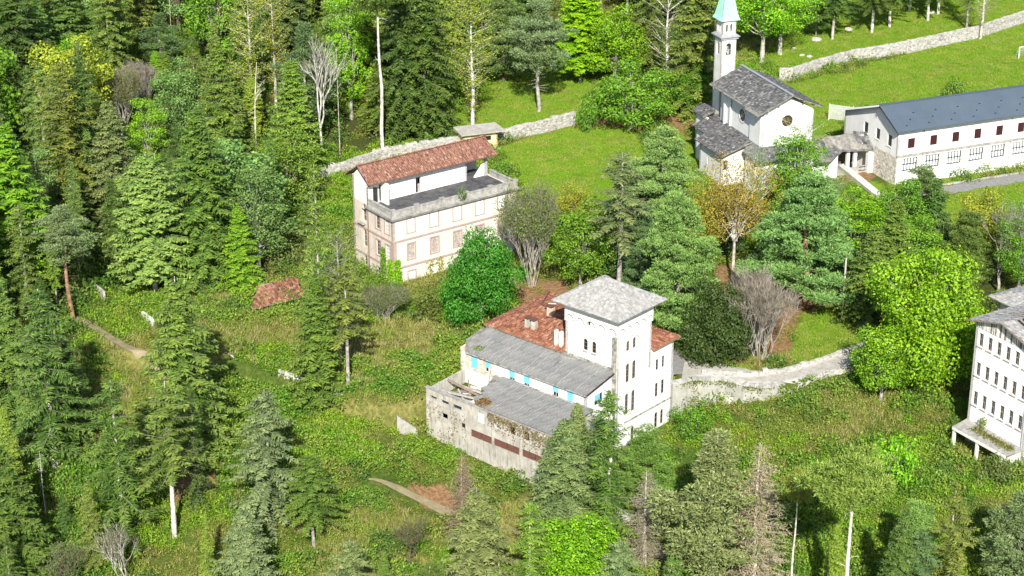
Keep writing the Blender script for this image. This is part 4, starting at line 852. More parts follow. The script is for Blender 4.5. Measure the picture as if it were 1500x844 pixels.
MB().hexa([(-4.2, 11.0, -1), (-2.7, 11.4, -1), (-4.2, -5.0, -1), (-5.7, -5.4, -1)], [(-4.6, 9.6, .95), (-3.2, 9.9, .95), (-4.5, -4.9, .35), (-5.9, -5.3, .35)]).build('ramp_slab', M['path'], rp)
MB().box(-6.3, -4.2, -6.0, -5.4, -.4, .75).build('end_block', M['concrete'], rp)
# road in front of the long building
c_, s_ = math.cos(rad(22.4)), math.sin(rad(22.4))
def lw(u, v): return (60.76+u*c_-v*s_, 297.27+u*s_+v*c_)
ribbon('asphalt_road', None, 3.3, M['asphalt'], 'grey asphalt drive in front of the long white building', .05, world=[lw(-.5, -5.6), lw(2, -5.0), lw(20, -4.6), lw(50, -4.5)])
ribbon('side_path', None, 1.2, M['path'], 'narrow pale path branching off the drive at the right edge', .06, world=[lw(20.5, -6.2), lw(22.5, -9), lw(26, -11.5)])
kb = MB()
for i in range(40): 
    a = i*1.25-1; p0, p1 = lw(a, -2.85), lw(a+1.22, -2.85); kb.bar((*p0, .1), (*p1, .1), .28, .3)
kb_ = kb.build('kerb', M['parapet']); tag(kb_, None, None, kind='structure')

# ================================================================== RIGHT DERELICT BLOCK
rb = empty('derelict_block', (55.12, 215.65, 0), rad(30.8), 'derelict white three-storey block at the right edge with board-clad gable and holed grey roof', 'building')
BW = 9.6
cols_ = [-.53-1.5*i for i in range(6)]; ro_ = []
for z0, z1 in ((9.86, 11.62), (5.99, 7.81), (2.12, 3.99)):
    for c0 in cols_: ro_.append((-c0, -c0+.8, z0, z1))
MB().wall((0, 0), (0, -BW), -6, 12.3, .4, ro_).build('gable_wall', M['blockwhite'], rb)
for o in ro_: window(rb, (0, 0), (0, -BW), *o, .2, 2, 2, .07, M['greywood'], name='casement_window', sill=M['board'])
MB().wall((24, 0), (0, 0), -6, 12.9, .4).wall((0, -BW), (24, -BW), -6, 12.9, .4).wall((24, -BW), (24, 0), -6, 12.9, .4).build('wall', M['white2'], rb)
MB().wall((.1, 0), (.1, -BW), 12.303, 12.9, .15, gable=[(BW/2, 14.25)]).build('gable_backing', M['inner'], rb)
V = []; F = []; T = []; rs = np.random.RandomState(8)
for i in range(64):
    a = i*.15; hz = 12.9+1.35*(1-abs(a+.07-BW/2)/(BW/2)); z0 = 12.22+rs.uniform(-.03, .03); x0 = -.06+rs.uniform(-.02, .03)
    n0 = len(V); V += [(x0, -a, z0), (x0, -a-.12, z0), (x0, -a-.12, hz), (x0, -a, hz), (.09, -a, z0), (.09, -a-.12, z0), (.09, -a-.12, hz), (.09, -a, hz)]
    F += [(n0, n0+3, n0+2, n0+1), (n0, n0+4, n0+7, n0+3), (n0+1, n0+2, n0+6, n0+5)]; T += [float(rs.choice([.05, .15, .75, .9, 1]))]*8
link('gable_board', new_mesh('gable_board', V, F, tint=T), M['cladding'], rb)['kind'] = 'stuff'
rb_r = empty('x', (0, 0, 0)); bpy.data.objects.remove(rb_r)
zr_, ze_ = 14.5, 13.0; mid = -BW/2
holes = MB().slab([(-.8, .9, 12.85), (-.8, mid, zr_), (2.6, mid, zr_), (2.6, .9, 12.85)], .1).slab([(6.8, .9, 12.85), (6.8, mid, zr_), (24, mid, zr_), (24, .9, 12.85)], .1).slab([(2.6, .9, 12.85), (2.6, -1.8, 13.6), (6.8, -1.8, 13.6), (6.8, .9, 12.85)], .1)
holes.slab([(-.8, mid, zr_), (-.8, -BW-.8, 12.9), (1.2, -BW-.8, 12.9), (1.2, mid, zr_)], .1).slab([(5, mid, zr_), (5, -BW-.8, 12.9), (24, -BW-.8, 12.9), (24, mid, zr_)], .1)
rbo = holes.build('roof', M['darktrim'], rb)
for pl, sd_ in (([(-.8, .9, 12.85), (2.6, .9, 12.85), (2.6, mid, zr_), (-.8, mid, zr_)], 70), ([(6.8, .9, 12.85), (24, .9, 12.85), (24, mid, zr_), (6.8, mid, zr_)], 71), ([(2.6, .9, 12.85), (6.8, .9, 12.85), (6.8, -1.8, 13.6), (2.6, -1.8, 13.6)], 72), ([(-.8, -BW-.8, 12.9), (1.2, -BW-.8, 12.9), (1.2, mid, zr_), (-.8, mid, zr_)], 73)):
    cover('shingle', pl, M['slate'], rbo, .5, .45, 'slab', .03, .0, sd_, .06)
for i in range(7): x = 2.3+.75*i; MB().bar((x, .7, 12.85), (x+.1, mid, zr_-.1), .1, .14).build('exposed_rafter', M['greywood'], rbo)
for i in range(6): x = 1.4+.7*i; MB().bar((x, mid, zr_-.1), (x+.05, -BW-.6, 12.85), .1, .14).build('exposed_rafter', M['greywood'], rbo)
MB().box(.5, 23.5, -BW+.4, -.4, 12.2, 12.35).build('attic_floor', M['inner'], rb)
MB().bar((-.85, .95, 12.85), (-.85, mid, zr_+.02), .08, .16).bar((-.85, mid, zr_+.02), (-.85, -BW-.8, 12.9), .08, .16).build('barge_board', M['wood'], rbo)
# canopy on posts
MB().hexa([(-3.1, -.75, -.16), (-.002, -.1, -.1), (-.002, -BW, -.1), (-2.9, -BW, -.16)], [(-3.1, -.75, -.02), (-.002, -.1, .05), (-.002, -BW, .05), (-2.9, -BW, -.02)]).build('canopy', M['parapet'], rb)
MB().bar((-3.05, -.8, -.2), (-2.95, -BW, -.2), .2, .3).build('canopy_beam', M['white2'], rb)
for v in (-.95, -4.9, -8.9): MB().box(-3.0, -2.7, v-.17, v+.17, -6.5, -.2).build('canopy_post', M['white2'], rb)
MB().tube([(-.12, -9.2, 12), (-.12, -9.2, 0)], [.06, .06], 5).build('drainpipe', M['pipe'], rb)
# taller range behind
rc = empty('rear_block', (55.12, 215.65, 0), rad(30.8), 'lower grey-roofed range showing just behind the derelict block at the right edge', 'building')
MB().wall((9.2, 5.8), (9.2, .05), -6, 11.7, .4).wall((30, 5.8), (9.2, 5.8), -6, 11.7, .4).build('wall', M['white2'], rc)
pl = [(8.2, 6.8, 11.8), (11.5, 3.4, 13.0), (31, 3.4, 13.0), (31, 6.8, 11.8)]; o_ = MB().slab(pl, .12).slab([(8.2, 6.8, 11.8), (8.2, .95, 11.8), (11.5, 3.4, 13.0)], .12).build('roof', M['darktrim'], rc); cover('shingle', [(8.2, 6.8, 11.8), (8.2, .95, 11.8), (11.5, 3.4, 13.0)], M['slate'], o_, .5, .45, 'slab', .03, 0, 76, .05)
cover('shingle', [pl[0], pl[3], pl[2], pl[1]], M['slate'], o_, .5, .45, 'slab', .03, 0, 75, .05)

# ================================================================== free-standing walls, poles, small things
def stone_wall(name, pts, h, th, label, mat='stones', plain=False, seed=1, tn=.12, core='concrete', cat='stone wall', w=.42, hh=.2, zb=None, cap=False):
    """pts world (x,y) left to right, front side faces the camera"""
    o = empty(name, (pts[0][0], pts[0][1], float(H(*pts[0]))), 0, label, cat); base = Vector(o.location)
    for i, (a, b) in enumerate(zip(pts[:-1], pts[1:])):
        a = np.array(a, float); b = np.array(b, float)
        za = zb[i] if zb else min(float(H(*a)), float(H(*(a-[0, th+.6]))))-.3; zb2 = zb[i+1] if zb else min(float(H(*b)), float(H(*(b-[0, th+.6]))))-.3
        ha = (h[i] if np.ndim(h) else h); hb = (h[i+1] if np.ndim(h) else h); zta = float(H(*a))+ha; ztb = float(H(*b))+hb
        if zb: zta, ztb = ha, hb
        d = (b-a)/np.linalg.norm(b-a); nn = np.array([-d[1], d[0]])*th
        A = [(*a, za), (*b, zb2), (*(b+nn), zb2), (*(a+nn), za)]; B2 = [(*a, zta), (*b, ztb), (*(b+nn), ztb), (*(a+nn), zta)]
        k = MB().hexa([tuple(np.array(p_)-base) for p_ in A], [tuple(np.array(p_)-base) for p_ in B2]); k.build('wall_section', M[core], o)
        L = float(np.linalg.norm(b-a))
        pa, pb = a-np.array(base[:2]), b-np.array(base[:2])
        if not plain: masonry('stone', pa, pb, (lambda s, za=za, zb2=zb2, L=L: za-base.z+(zb2-za)*s/L), (lambda s, zta=zta, ztb=ztb, L=L: zta-base.z+(ztb-zta)*s/L), M[mat], o, w, hh, .05, seed+i, topnoise=tn, both=False)
        if tn:                                        # loose cap stones give the broken top line
            rs = np.random.RandomState(seed+90+i); V = []; F = []; T = []; s = 0
            while s < L:
                ww = rs.uniform(.4, .9); hgt = abs(rs.normal(0, tn*1.6))+.04; z = zta+(ztb-zta)*s/L-base.z-.02; n0 = len(V)
                for q_, zz in ((0, z), (1, z+hgt)):
                    for f1, f2 in ((0, -.04), (1, -.04), (1, 1.04), (0, 1.04)): V.append((*(pa+d*min(s+ww*.95*f1, L)+nn*f2), zz))
                F += [(n0, n0+1, n0+5, n0+4), (n0+1, n0+2, n0+6, n0+5), (n0+2, n0+3, n0+7, n0+6), (n0+3, n0, n0+4, n0+7), (n0+4, n0+5, n0+6, n0+7)]; T += [float(rs.uniform(.4, 1))]*8; s += ww
            link('cap_stone', new_mesh('cap_stone', V, F, tint=T), M[mat], o)['kind'] = 'stuff'
    return o
P2 = lambda *q: tuple(at(*q)[:2])
stone_wall('perimeter_wall', [P2(430, 268), P2(497, 256), P2(560, 236), P2(640, 222), P2(700, 212), P2(735, 208), P2(790, 196), P2(843, 183)], [1.5, 1.7, 1.9, 1.8, 1.9, 1.9, 2.1, 2.2], .5, 'ruinous pale stone wall behind the villa, between lawn and forest', seed=100, tn=.13)
stone_wall('field_wall', [P2(1141, 119), P2(1160, 119), P2(1200, 106), P2(1250, 92), P2(1300, 84), P2(1345, 75), P2(1395, 64), P2(1432, 56), P2(1460, 47), P2(1500, 34), P2(1560, 12)], 2.4, .5, 'long pale stone wall curving between the upper meadow and the trees', seed=200, tn=.05)
stone_wall('retaining_wall', [(20.15, 224.7), (21.4, 225.2), (22.7, 225.9), (25, 225.95), (26.8, 225.9), (29, 224.4), (31.5, 223.8), (34.3, 224.8)], [.15, .15, .12, .12, .1, .1, .05, .05], 1.0, 'cracked pale retaining wall right of the tower house', plain=True, core='rendered', seed=300, tn=.05, zb=[-5.5, -5.5, -5.5, -5, -4.5, -4, -3.5, -2.5])
stone_wall('roadside_wall', [P2(1028, 548), P2(1060, 551), P2(1100, 553), P2(1150, 547), P2(1200, 533), P2(1250, 515), P2(1272, 508)], .5, .45, 'low rubble wall along the upper side of the gravel road', seed=320, tn=.08)
stone_wall('road_edge_wall', [(34.6, 225.0), (38.8, 227.0), (43.6, 229.7), (46, 231.6)], .35, .35, 'low grey kerb wall along the lower side of the gravel road', seed=340, tn=.12)
def slab_wall(pa, pb, h, label, th=.3, mat='cleanwhite', tilt=0.0, h2=None):
    a, b = at(*pa), at(*pb); o = empty('concrete_wall', a, 0, label, 'wall'); d = b-a; n_ = np.array([-d[1], d[0], 0]); n_ = n_/np.linalg.norm(n_)*th; h2 = h if h2 is None else h2
    k = 5; q = MB(); rs = np.random.RandomState(int(pa[0]))
    for i in range(k):
        p0, p1 = d*i/k, d*(i+.985)/k; hh0 = h+(h2-h)*i/k+rs.uniform(-.06, .06); hh1 = h+(h2-h)*(i+1)/k
        MB().hexa([tuple(p0-[0, 0, 1.5]), tuple(p1-[0, 0, 1.5]), tuple(p1+n_-[0, 0, 1.5]), tuple(p0+n_-[0, 0, 1.5])], [tuple(p0+[0, 0, hh0]), tuple(p1+[0, 0, hh1]), tuple(p1+n_+[0, 0, hh1]), tuple(p0+n_+[0, 0, hh0])]).build('wall_section', M['parapetlight' if mat == 'cleanwhite' else mat], o)
    return o
slab_wall((330, 535), (352, 544), 1.8, 'short white wall stub on the slope left of the villa garden', h2=1.5)
slab_wall((352, 545), (388, 560), 1.6, 'broken low piece of white wall beside the dark spruce', h2=.9)
slab_wall((408, 566), (462, 584), 2.3, 'pale low wall between bramble slope and overgrown yard', h2=2.4)
slab_wall((464, 586), (502, 598), 2.3, 'end of the pale low wall, half under brambles', h2=1.9)
slab_wall((558, 607), (580, 618), .6, 'thin pale wall cap emerging from bramble slope', mat='concrete', h2=1.0)
slab_wall((582, 634), (612, 642), 2.3, 'pale wall fragment left of the derelict annex corner', mat='rendered', h2=1.2)
slab_wall((208, 470), (224, 478), 1.4, 'small white ruined wall standing in green brambles at the left', h2=.9)
slab_wall((878, 755), (925, 772), 1.7, 'pale wall fragment behind the tall spruce trunk in front of the tower house', mat='concrete', h2=1.8)
slab_wall((134, 425), (152, 440), 1.3, 'grey boulder-like wall remnant in the forest shade at the left', mat='concrete')
# collapsed shed roof
a = at(403, 446)+np.array([0, 0, .8]); sh = empty('ruined_shed', a, rad(25), 'low ruined shed with rusty red tiled roof in the undergrowth left of the villa', 'shed')
pl = [(-4.0, -2.2, .1), (3.6, -2.0, .5), (3.9, 2.4, 1.5), (-1.5, 2.2, 1.5)]; o_ = MB().slab(pl, .1).build('roof', M['wood'], sh); cover('roof_tile', pl, M['orangetile'], o_, .3, .4, 'arch', .05, 0, 80, miss=.03, tsd=.3)
for x_ in (-3.4, 3.3): MB().box(x_-.1, x_+.1, -1.8, -1.6, -2.5, .2).build('post', M['wood'], sh)
# timber poles
def pole(bx, by, ty, label, r=.17, cat='pole', col='plainpost'):
    P = at(bx, by); h_ = top_height(P, ty); k = MB().tube([(0, 0, -.5), (0, 0, h_*.5), (0, 0, h_)], [r, r*.85, r*.65], 8).build('wooden_pole', M[col], None, P); tag(k, label, cat); return k
pole(1233, 471, 378, 'bare grey timber pole on the brown slope beside the lawn')
# football goal
a = at(1492, 86); gl = empty('football_goal', a, rad(25), 'white football goal at the right edge of the upper meadow', 'goal')
for x in (0, 5): MB().box(x-.06, x+.06, -.06, .06, 0, 2.2).build('goal_post', M['steel'], gl)
MB().box(-.06, 5.06, -.06, .06, 2.2, 2.32).build('crossbar', M['steel'], gl); q = MB()
for x in np.arange(0, 5.1, .4): q.bar((x, 0, 2.2), (x, 1.4, 0), .02)
for k in range(6): q.bar((0, 1.4*k/5, 2.2-2.2*k/5), (5, 1.4*k/5, 2.2-2.2*k/5), .02)
q.build('goal_net', M['steel'], gl)
# frame with pale mesh beside the church
a = at(1214, 176); nf = empty('mesh_fence', a, rad(-24), 'see-through pale wire mesh panel on posts right of the church roof', 'fence'); q = MB()
NL, NH = 4.2, 2.6
for x in np.arange(0, NL, .16): q.bar((x, 0, .3), (x, 0, .3+NH), .03)
for z in np.arange(.3, .3+NH, .16): q.bar((0, 0, z), (NL, 0, z), .03)
ob = q.build('wire_mesh', M['steel'], nf); ob['kind'] = 'stuff'
for x in (0, NL): MB().box(x-.05, x+.05, -.05, .05, -.3, .4+NH).build('post', M['steel'], nf)



# ================================================================== TREES
class Arr:
    def __init__(s): s.V = []; s.T = []; s.n = 0
    def kites(s, base, d, side, L, W, t):
        """narrow diamond sprays: base (n,3), direction d, side vector, length L, width W (n,), tint t"""
        L = L[:, None]; W = W[:, None]; m = base+d*L*.45
        q = np.stack([base, m+side*W*.5, base+d*L, m-side*W*.5], 1); s.V.append(q.reshape(-1, 3)); s.T.append(np.repeat(t, 4)); s.n += len(base)
    def mesh(s, name, zscale=1):
        V = np.concatenate(s.V); T = np.clip(np.concatenate(s.T), 0, 1); F = np.arange(len(V), dtype=np.int32).reshape(-1, 4); return new_mesh(name, V, F, tint=T)
def nrm(a): return a/np.maximum(np.linalg.norm(a, axis=-1, keepdims=True), 1e-6)
def rsph(rs, n): return nrm(rs.normal(size=(n, 3)))
UPV = np.array([0, 0, 1.0])
def spruce(seed, Ht=22, R=3.6, bare=.08, dens=1.0, droop=.55, gap=.42, fill=1.0, shape=.85, tips=.1, wide=1.0, dead=0):
    rs = np.random.RandomState(seed); A = Arr(); tr = MB(); tr.br = MB()
    bend = rs.normal(0, .25, 2)
    pts = [(bend[0]*math.sin(k/6*3)*.5, bend[1]*math.sin(k/6*2.2)*.5, Ht*k/6) for k in range(7)]; tr.tube([(0, 0, -.8)]+pts, [.2]+[.18*(1-k/6)**.8+.02 for k in range(7)], 7)
    z = Ht*bare
    while z < Ht*.985:
        t = (z/Ht-bare)/(1-bare); nb = max(3, int(rs.poisson(5*dens)))
        ph = rs.uniform(0, 6.28)
        for b in range(nb):
            zb_ = z; z = z+rs.normal(0, gap*.35); bt = rs.normal(0, .09); a = ph+b*6.283/nb+rs.normal(0, .35); L = R*(1-t)**shape*rs.uniform(.65, 1.12)*(1 if t > .12 else .75+t*2)+.18
            if rs.rand() > fill: L *= rs.uniform(.2, .6)
            hd = np.array([math.cos(a), math.sin(a), 0]); sd_ = np.array([-hd[1], hd[0], 0]); rise = .25*(t-.25)*2+rs.normal(0, .08)
            n = max(3, int(L/.26)); ss = (np.arange(n)+.6)/n
            zz = L*(rise*ss-droop*ss**1.6*(1-.45*t)+.22*ss**3*droop*1.4)
            P = hd*(ss*L)[:, None]; P[:, 2] = z+zz; P[:, :2] += sd_[:2]*(rs.normal(0, .08)*ss**2*L)[:, None]
            if L > 1.0: 
                k_ = [0, n//2, n-1]; tr.br.tube([(0, 0, z)]+[tuple(P[i]) for i in k_[1:]], [.045, .03, .01], 3)
            if dead and rs.rand() < dead:
                m = int(2.2*n); j = rs.randint(0, n, m); dd = nrm(hd*.5+sd_*rs.choice([-1, 1], m)[:, None]+rs.normal(0, .3, (m, 3))-UPV*.25)
                A.kites(P[j], dd, nrm(np.cross(dd, UPV)), rs.uniform(.3, .8, m)*(1-.4*ss[j]), np.full(m, .04), rs.uniform(.3, .8, m)); z = zb_; continue
            for sg in (-1, 1, 0, 2, 3, -1, 1, 3):
                if sg in (-1, 1): dd = hd*.55+sd_*sg*.9-UPV*rs.uniform(.15, .5, n)[:, None]
                elif sg == 0: dd = hd*.8-UPV*(.2)+rs.normal(0, .12, (n, 3))
                elif sg == 2: dd = -UPV*.9+hd*.25+sd_*rs.normal(0, .35, (n, 1))
                else: dd = hd*.2+sd_*rs.choice([-1, 1], (n, 1))*.8-UPV*rs.uniform(.3, .9, (n, 1))
                dd = nrm(dd+rs.normal(0, .12, (n, 3))); P_ = P+rs.normal(0, .07, P.shape); LL = rs.uniform(.35, .85, n)*(1.05-.45*ss)*min(1, .45+L*.35); sv = nrm(np.cross(dd, nrm(UPV*.9+hd*.3+rs.normal(0, .35, (n, 3)))))
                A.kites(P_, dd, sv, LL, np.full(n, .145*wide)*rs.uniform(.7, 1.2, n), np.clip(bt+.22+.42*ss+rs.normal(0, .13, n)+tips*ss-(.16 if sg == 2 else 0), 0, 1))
            z = zb_
        z += gap*rs.uniform(.75, 1.3)*(1-.35*t)
    return A, tr
def puffs(A, rs, C, rad_, n, leafL, leafW, up=.5, tint0=.3, zf=.62):
    """needle or leaf tufts around centres C"""
    for c, r in zip(C, rad_):
        k = max(12, int(n*5.5*r*r)); d = rsph(rs, k); d[:, 2] = d[:, 2]*.75+up*.35; d = nrm(d); rr = r*rs.uniform(.35, 1.0, k)**.6
        P = c+d*rr[:, None]*np.array([1, 1, zf]); dd = nrm(d*.8+rs.normal(0, .5, (k, 3))+UPV*.2); sv = nrm(np.cross(dd, rsph(rs, k)))
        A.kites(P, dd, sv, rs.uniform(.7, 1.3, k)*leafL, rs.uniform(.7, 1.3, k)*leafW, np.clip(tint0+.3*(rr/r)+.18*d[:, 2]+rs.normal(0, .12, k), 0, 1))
def pine(seed, Ht=24, base=.55, R=3.2, flat=1.0, nb=26, dead_low=8, n=34, layered=False, lean=0, trunk=.28):
    rs = np.random.RandomState(seed); A = Arr(); tr = MB(); tr.br = MB(); K = 8; cx = np.cumsum(rs.normal(0, .12, (K+1, 2)), 0); cx -= cx[0]
    tp = lambda f: np.array([np.interp(f, np.linspace(0, 1, K+1), cx[:, 0])+lean*f*f*Ht*.1, np.interp(f, np.linspace(0, 1, K+1), cx[:, 1]), f*Ht])
    tr.tube([(0, 0, -.8)]+[tuple(tp(k/K)) for k in range(K+1)], [trunk*1.1]+[trunk*(1-k/K)**.7+.03 for k in range(K+1)], 8)
    for i in range(nb):
        f = base+(1-base)*((i+rs.uniform(0, 1))/nb)**.9; a = i*2.4+rs.normal(0, .4); t = (f-base)/(1-base)
        env = (math.sin(min(1, t*1.15+.12)*math.pi)**.6 if not layered else (1-t)**.75+.12)
        L = R*env*(rs.uniform(.5, 1.2) if layered else rs.uniform(.6, 1.1))+.3; hd = np.array([math.cos(a), math.sin(a), 0]); b0 = tp(f); rise = rs.uniform(.05, .5) if not layered else rs.uniform(-.12, .15)
        e = b0+hd*L+UPV*L*rise; mid = b0+hd*L*.55+UPV*L*rise*.3+rs.normal(0, .1, 3)
        tr.br.tube([tuple(b0), tuple(mid), tuple(e)], [.06, .04, .015], 4)
        m = max(2, int(L*(2.3 if layered else 1.9))); fs = rs.uniform(.35, 1.05, m); C = b0+(e-b0)*fs[:, None]+rs.normal(0, .35, (m, 3))*np.array([1, 1, .35])+np.cross(hd, UPV)*rs.normal(0, .28*L, (m, 1))
        puffs(A, rs, C, rs.uniform(.45, 1.0, m)*flat, n, .4, .12, zf=.36 if layered else .55)
    for i in range(dead_low):
        f = rs.uniform(base*.55, base); a = rs.uniform(0, 6.28); L = rs.uniform(.6, 2.2); b0 = tp(f); e = b0+np.array([math.cos(a)*L, math.sin(a)*L, rs.uniform(-.3, .5)*L]); tr.tube([tuple(b0), tuple((b0+e)/2+rs.normal(0, .15, 3)), tuple(e)], [.04, .03, .01], 3)
    return A, tr
def broad(seed, Ht=12, W=9, base=.12, lumps=26, n=46, leaf=.36, top=.5, trunk=.25, open_=0.0, shape=(1, 1), elong=1.0, multi=1):
    rs = np.random.RandomState(seed); A = Arr(); tr = MB(); zc = Ht*(base+1)/2; hz = Ht*(1-base)/2
    C = []; Rr = []
    for i in range(lumps):
        k = (i+.5)/lumps; ph = i*2.39996; zz = 1-2*k; r_ = math.sqrt(max(0, 1-zz*zz)); rr = rs.uniform(.55, .86) if rs.rand() < .8 else rs.uniform(.1, .5)
        taper = 1-(top-.5)*zz
        C.append(np.array([math.cos(ph)*r_*rr*W/2*taper, math.sin(ph)*r_*rr*W/2*taper, zc+zz*hz*(rr+.05)])); Rr.append(W*rs.uniform(.13, .21)*(1 if i > 2 else .8)*elong)
    C = np.array(C)+rs.normal(0, W*.03, (lumps, 3)); fork = Ht*max(.12, base+.06)
    stems = [(0, 0)] if multi == 1 else [(math.cos(k*6.28/multi)*.35, math.sin(k*6.28/multi)*.35) for k in range(multi)]
    for sx, sy in stems: tr.tube([(sx, sy, -.8), (sx, sy, fork*.5), (sx*2, sy*2, fork), (sx*3, sy*3, Ht*.72)], [trunk*1.25, trunk, trunk*.75, trunk*.15], 7)
    for c in C: st = stems[rs.randint(len(stems))]; tr.tube([(st[0]*2, st[1]*2, fork*rs.uniform(.8, 1.5)), tuple(c*np.array([.5, .5, .8])+rs.normal(0, .12, 3)), tuple(c)], [trunk*.38, trunk*.2, .02], 4)
    puffs2 = []
    for c, r in zip(C, Rr):
        if rs.rand() < open_: continue
        k = max(40, int(n*r*r*4.2)); d = rsph(rs, k); rr = r*rs.uniform(.3, 1.0, k)**.45*(1+.18*np.sin(d[:, 0]*5+d[:, 1]*4+seed)); P = c+d*rr[:, None]*np.array([1, 1, .8])
        P = P+rs.normal(0, .06, P.shape); dd = nrm(nrm(np.cross(d, rsph(rs, k)))+d*.35-UPV*.25); sv = nrm(np.cross(dd, nrm(d+rs.normal(0, .55, (k, 3)))))
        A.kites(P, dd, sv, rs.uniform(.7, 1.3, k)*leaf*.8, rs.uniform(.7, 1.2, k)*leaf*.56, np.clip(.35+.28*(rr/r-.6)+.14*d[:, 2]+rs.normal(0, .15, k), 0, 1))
    return A, tr
def baretree(seed, Ht=16, spread=.35, depth=5, trunk=.2, leaves=0, leaf=.2, multi=1, upright=.6, twig=1.0):
    rs = np.random.RandomState(seed); A = Arr(); tr = MB()
    def grow(p, d, L, r, k):
        d = nrm(d+rs.normal(0, .08, 3)); m = p+d*L*.5+rs.normal(0, L*.03, 3); e = p+d*L
        tr.tube([tuple(p), tuple(m), tuple(e)], [r, r*.85, r*.7], 5 if k > 2 else 3)
        if k == 0:
            q = 5; j = rs.uniform(.2, 1, q)[:, None]; dd = nrm(d+rs.normal(0, .45, (q, 3))+UPV*.3); A.kites(p+(e-p)*j, dd, nrm(np.cross(dd, rsph(rs, q))), rs.uniform(.5, 1.1, q)*twig, np.full(q, .028), np.full(q, .5)); 
            if leaves:
                q = leaves; dd = rsph(rs, q); B.kites(p+(e-p)*rs.uniform(.1, 1.3, (q, 1))+rs.normal(0, .25, (q, 3)), dd, nrm(np.cross(dd, rsph(rs, q))), rs.uniform(.6, 1.3, q)*leaf, rs.uniform(.5, 1, q)*leaf*.7, rs.uniform(.2, .8, q))
            return
        for b in range(rs.choice([2, 3, 3]) if k > 1 else 3):
            dd = nrm(d*.9+rsph(rs, 1)[0]*spread*1.5+UPV*upright*.35); grow(p+d*L*rs.uniform(.65, 1.0), dd, L*rs.uniform(.62, .86), r*.62, k-1)
        if k > 1 and rs.rand() < .7: grow(e, nrm(d+UPV*upright*.4), L*.8, r*.66, k-1)
    B = Arr()
    for s_ in range(multi):
        a = rs.uniform(0, 6.28); off = np.array([math.cos(a), math.sin(a), 0])*(.25 if multi > 1 else 0); d0 = nrm(np.array([math.cos(a)*spread*.9, math.sin(a)*spread*.9, 1.0]) if multi > 1 else np.array([0.03, 0, 1.0]))
        grow(off-UPV*.5, d0, Ht*.27, trunk*(1 if multi == 1 else .5), depth)
    return A, tr, B
def tallbirch(seed, Ht=22, R=2.4, leaves=10, leaf=.24, base=.12, rise=.9, trunk=.17):
    """straight pale trunk, thin rising branches, fine sparse leaves"""
    rs = np.random.RandomState(seed); A = Arr(); tr = MB(); B = Arr(); tr.tube([(0, 0, -.8), (.1, 0, Ht*.3), (-.05, .1, Ht*.65), (0, 0, Ht)], [trunk*1.2, trunk, trunk*.6, .02], 7)
    for i in range(int(Ht*4.6)):
        f = base+(1-base)*rs.uniform(0, 1); L = R*(math.sin(math.pi*min(1, (1-f)*1.15+.1))**.7)*rs.uniform(.4, 1.1)+.2; a = rs.uniform(0, 6.28); hd = np.array([math.cos(a), math.sin(a), 0]); b0 = UPV*f*Ht; e = b0+hd*L+UPV*L*rise*rs.uniform(.5, 1.3)
        tr.tube([tuple(b0), tuple((b0+e)/2-UPV*.08), tuple(e)], [.035, .025, .008], 3); q = 8; j = rs.uniform(.2, 1, (q, 1)); dd = nrm(hd+UPV*rise+rs.normal(0, .6, (q, 3))); A.kites(b0+(e-b0)*j, dd, nrm(np.cross(dd, rsph(rs, q))), rs.uniform(.4, .9, q), np.full(q, .03), np.full(q, .5))
        q = max(1, int(leaves*L*2)); dd = rsph(rs, q); B.kites(b0+(e-b0)*rs.uniform(.15, 1.15, (q, 1))+rs.normal(0, .3, (q, 3)), dd, nrm(np.cross(dd, rsph(rs, q))), rs.uniform(.6, 1.4, q)*leaf, rs.uniform(.5, 1, q)*leaf*.7, rs.uniform(.15, .85, q))
    return A, tr, B
def snag(seed, Ht=15, arms=9, trunk=.17, lean=.06):
    rs = np.random.RandomState(seed); tr = MB(); P = [np.array([lean*Ht*f*f, .3*math.sin(f*4), f*Ht-(.5 if f == 0 else 0)]) for f in np.linspace(0, 1, 7)]; tr.tube([tuple(p) for p in P], [trunk*(1.1-.75*f) for f in np.linspace(0, 1, 7)], 7)
    for i in range(arms):
        f = rs.uniform(.45, 1); b = np.array([lean*Ht*f*f, .3*math.sin(f*4), f*Ht]); a = rs.uniform(-.9, 1.2) if rs.rand() < .7 else rs.uniform(0, 6.28); L = rs.uniform(.7, 3); e = b+np.array([math.cos(a)*L, math.sin(a)*L*.6, rs.uniform(-.4, .6)*L]); m = (b+e)/2+rs.normal(0, .3, 3); tr.tube([tuple(b), tuple(m), tuple(e)], [.06, .04, .012], 4)
        for q in range(3): g = m+(e-m)*rs.rand(); tr.tube([tuple(g), tuple(g+rs.normal(0, .5, 3))], [.025, .008], 3)
    return tr
PROTO = {}
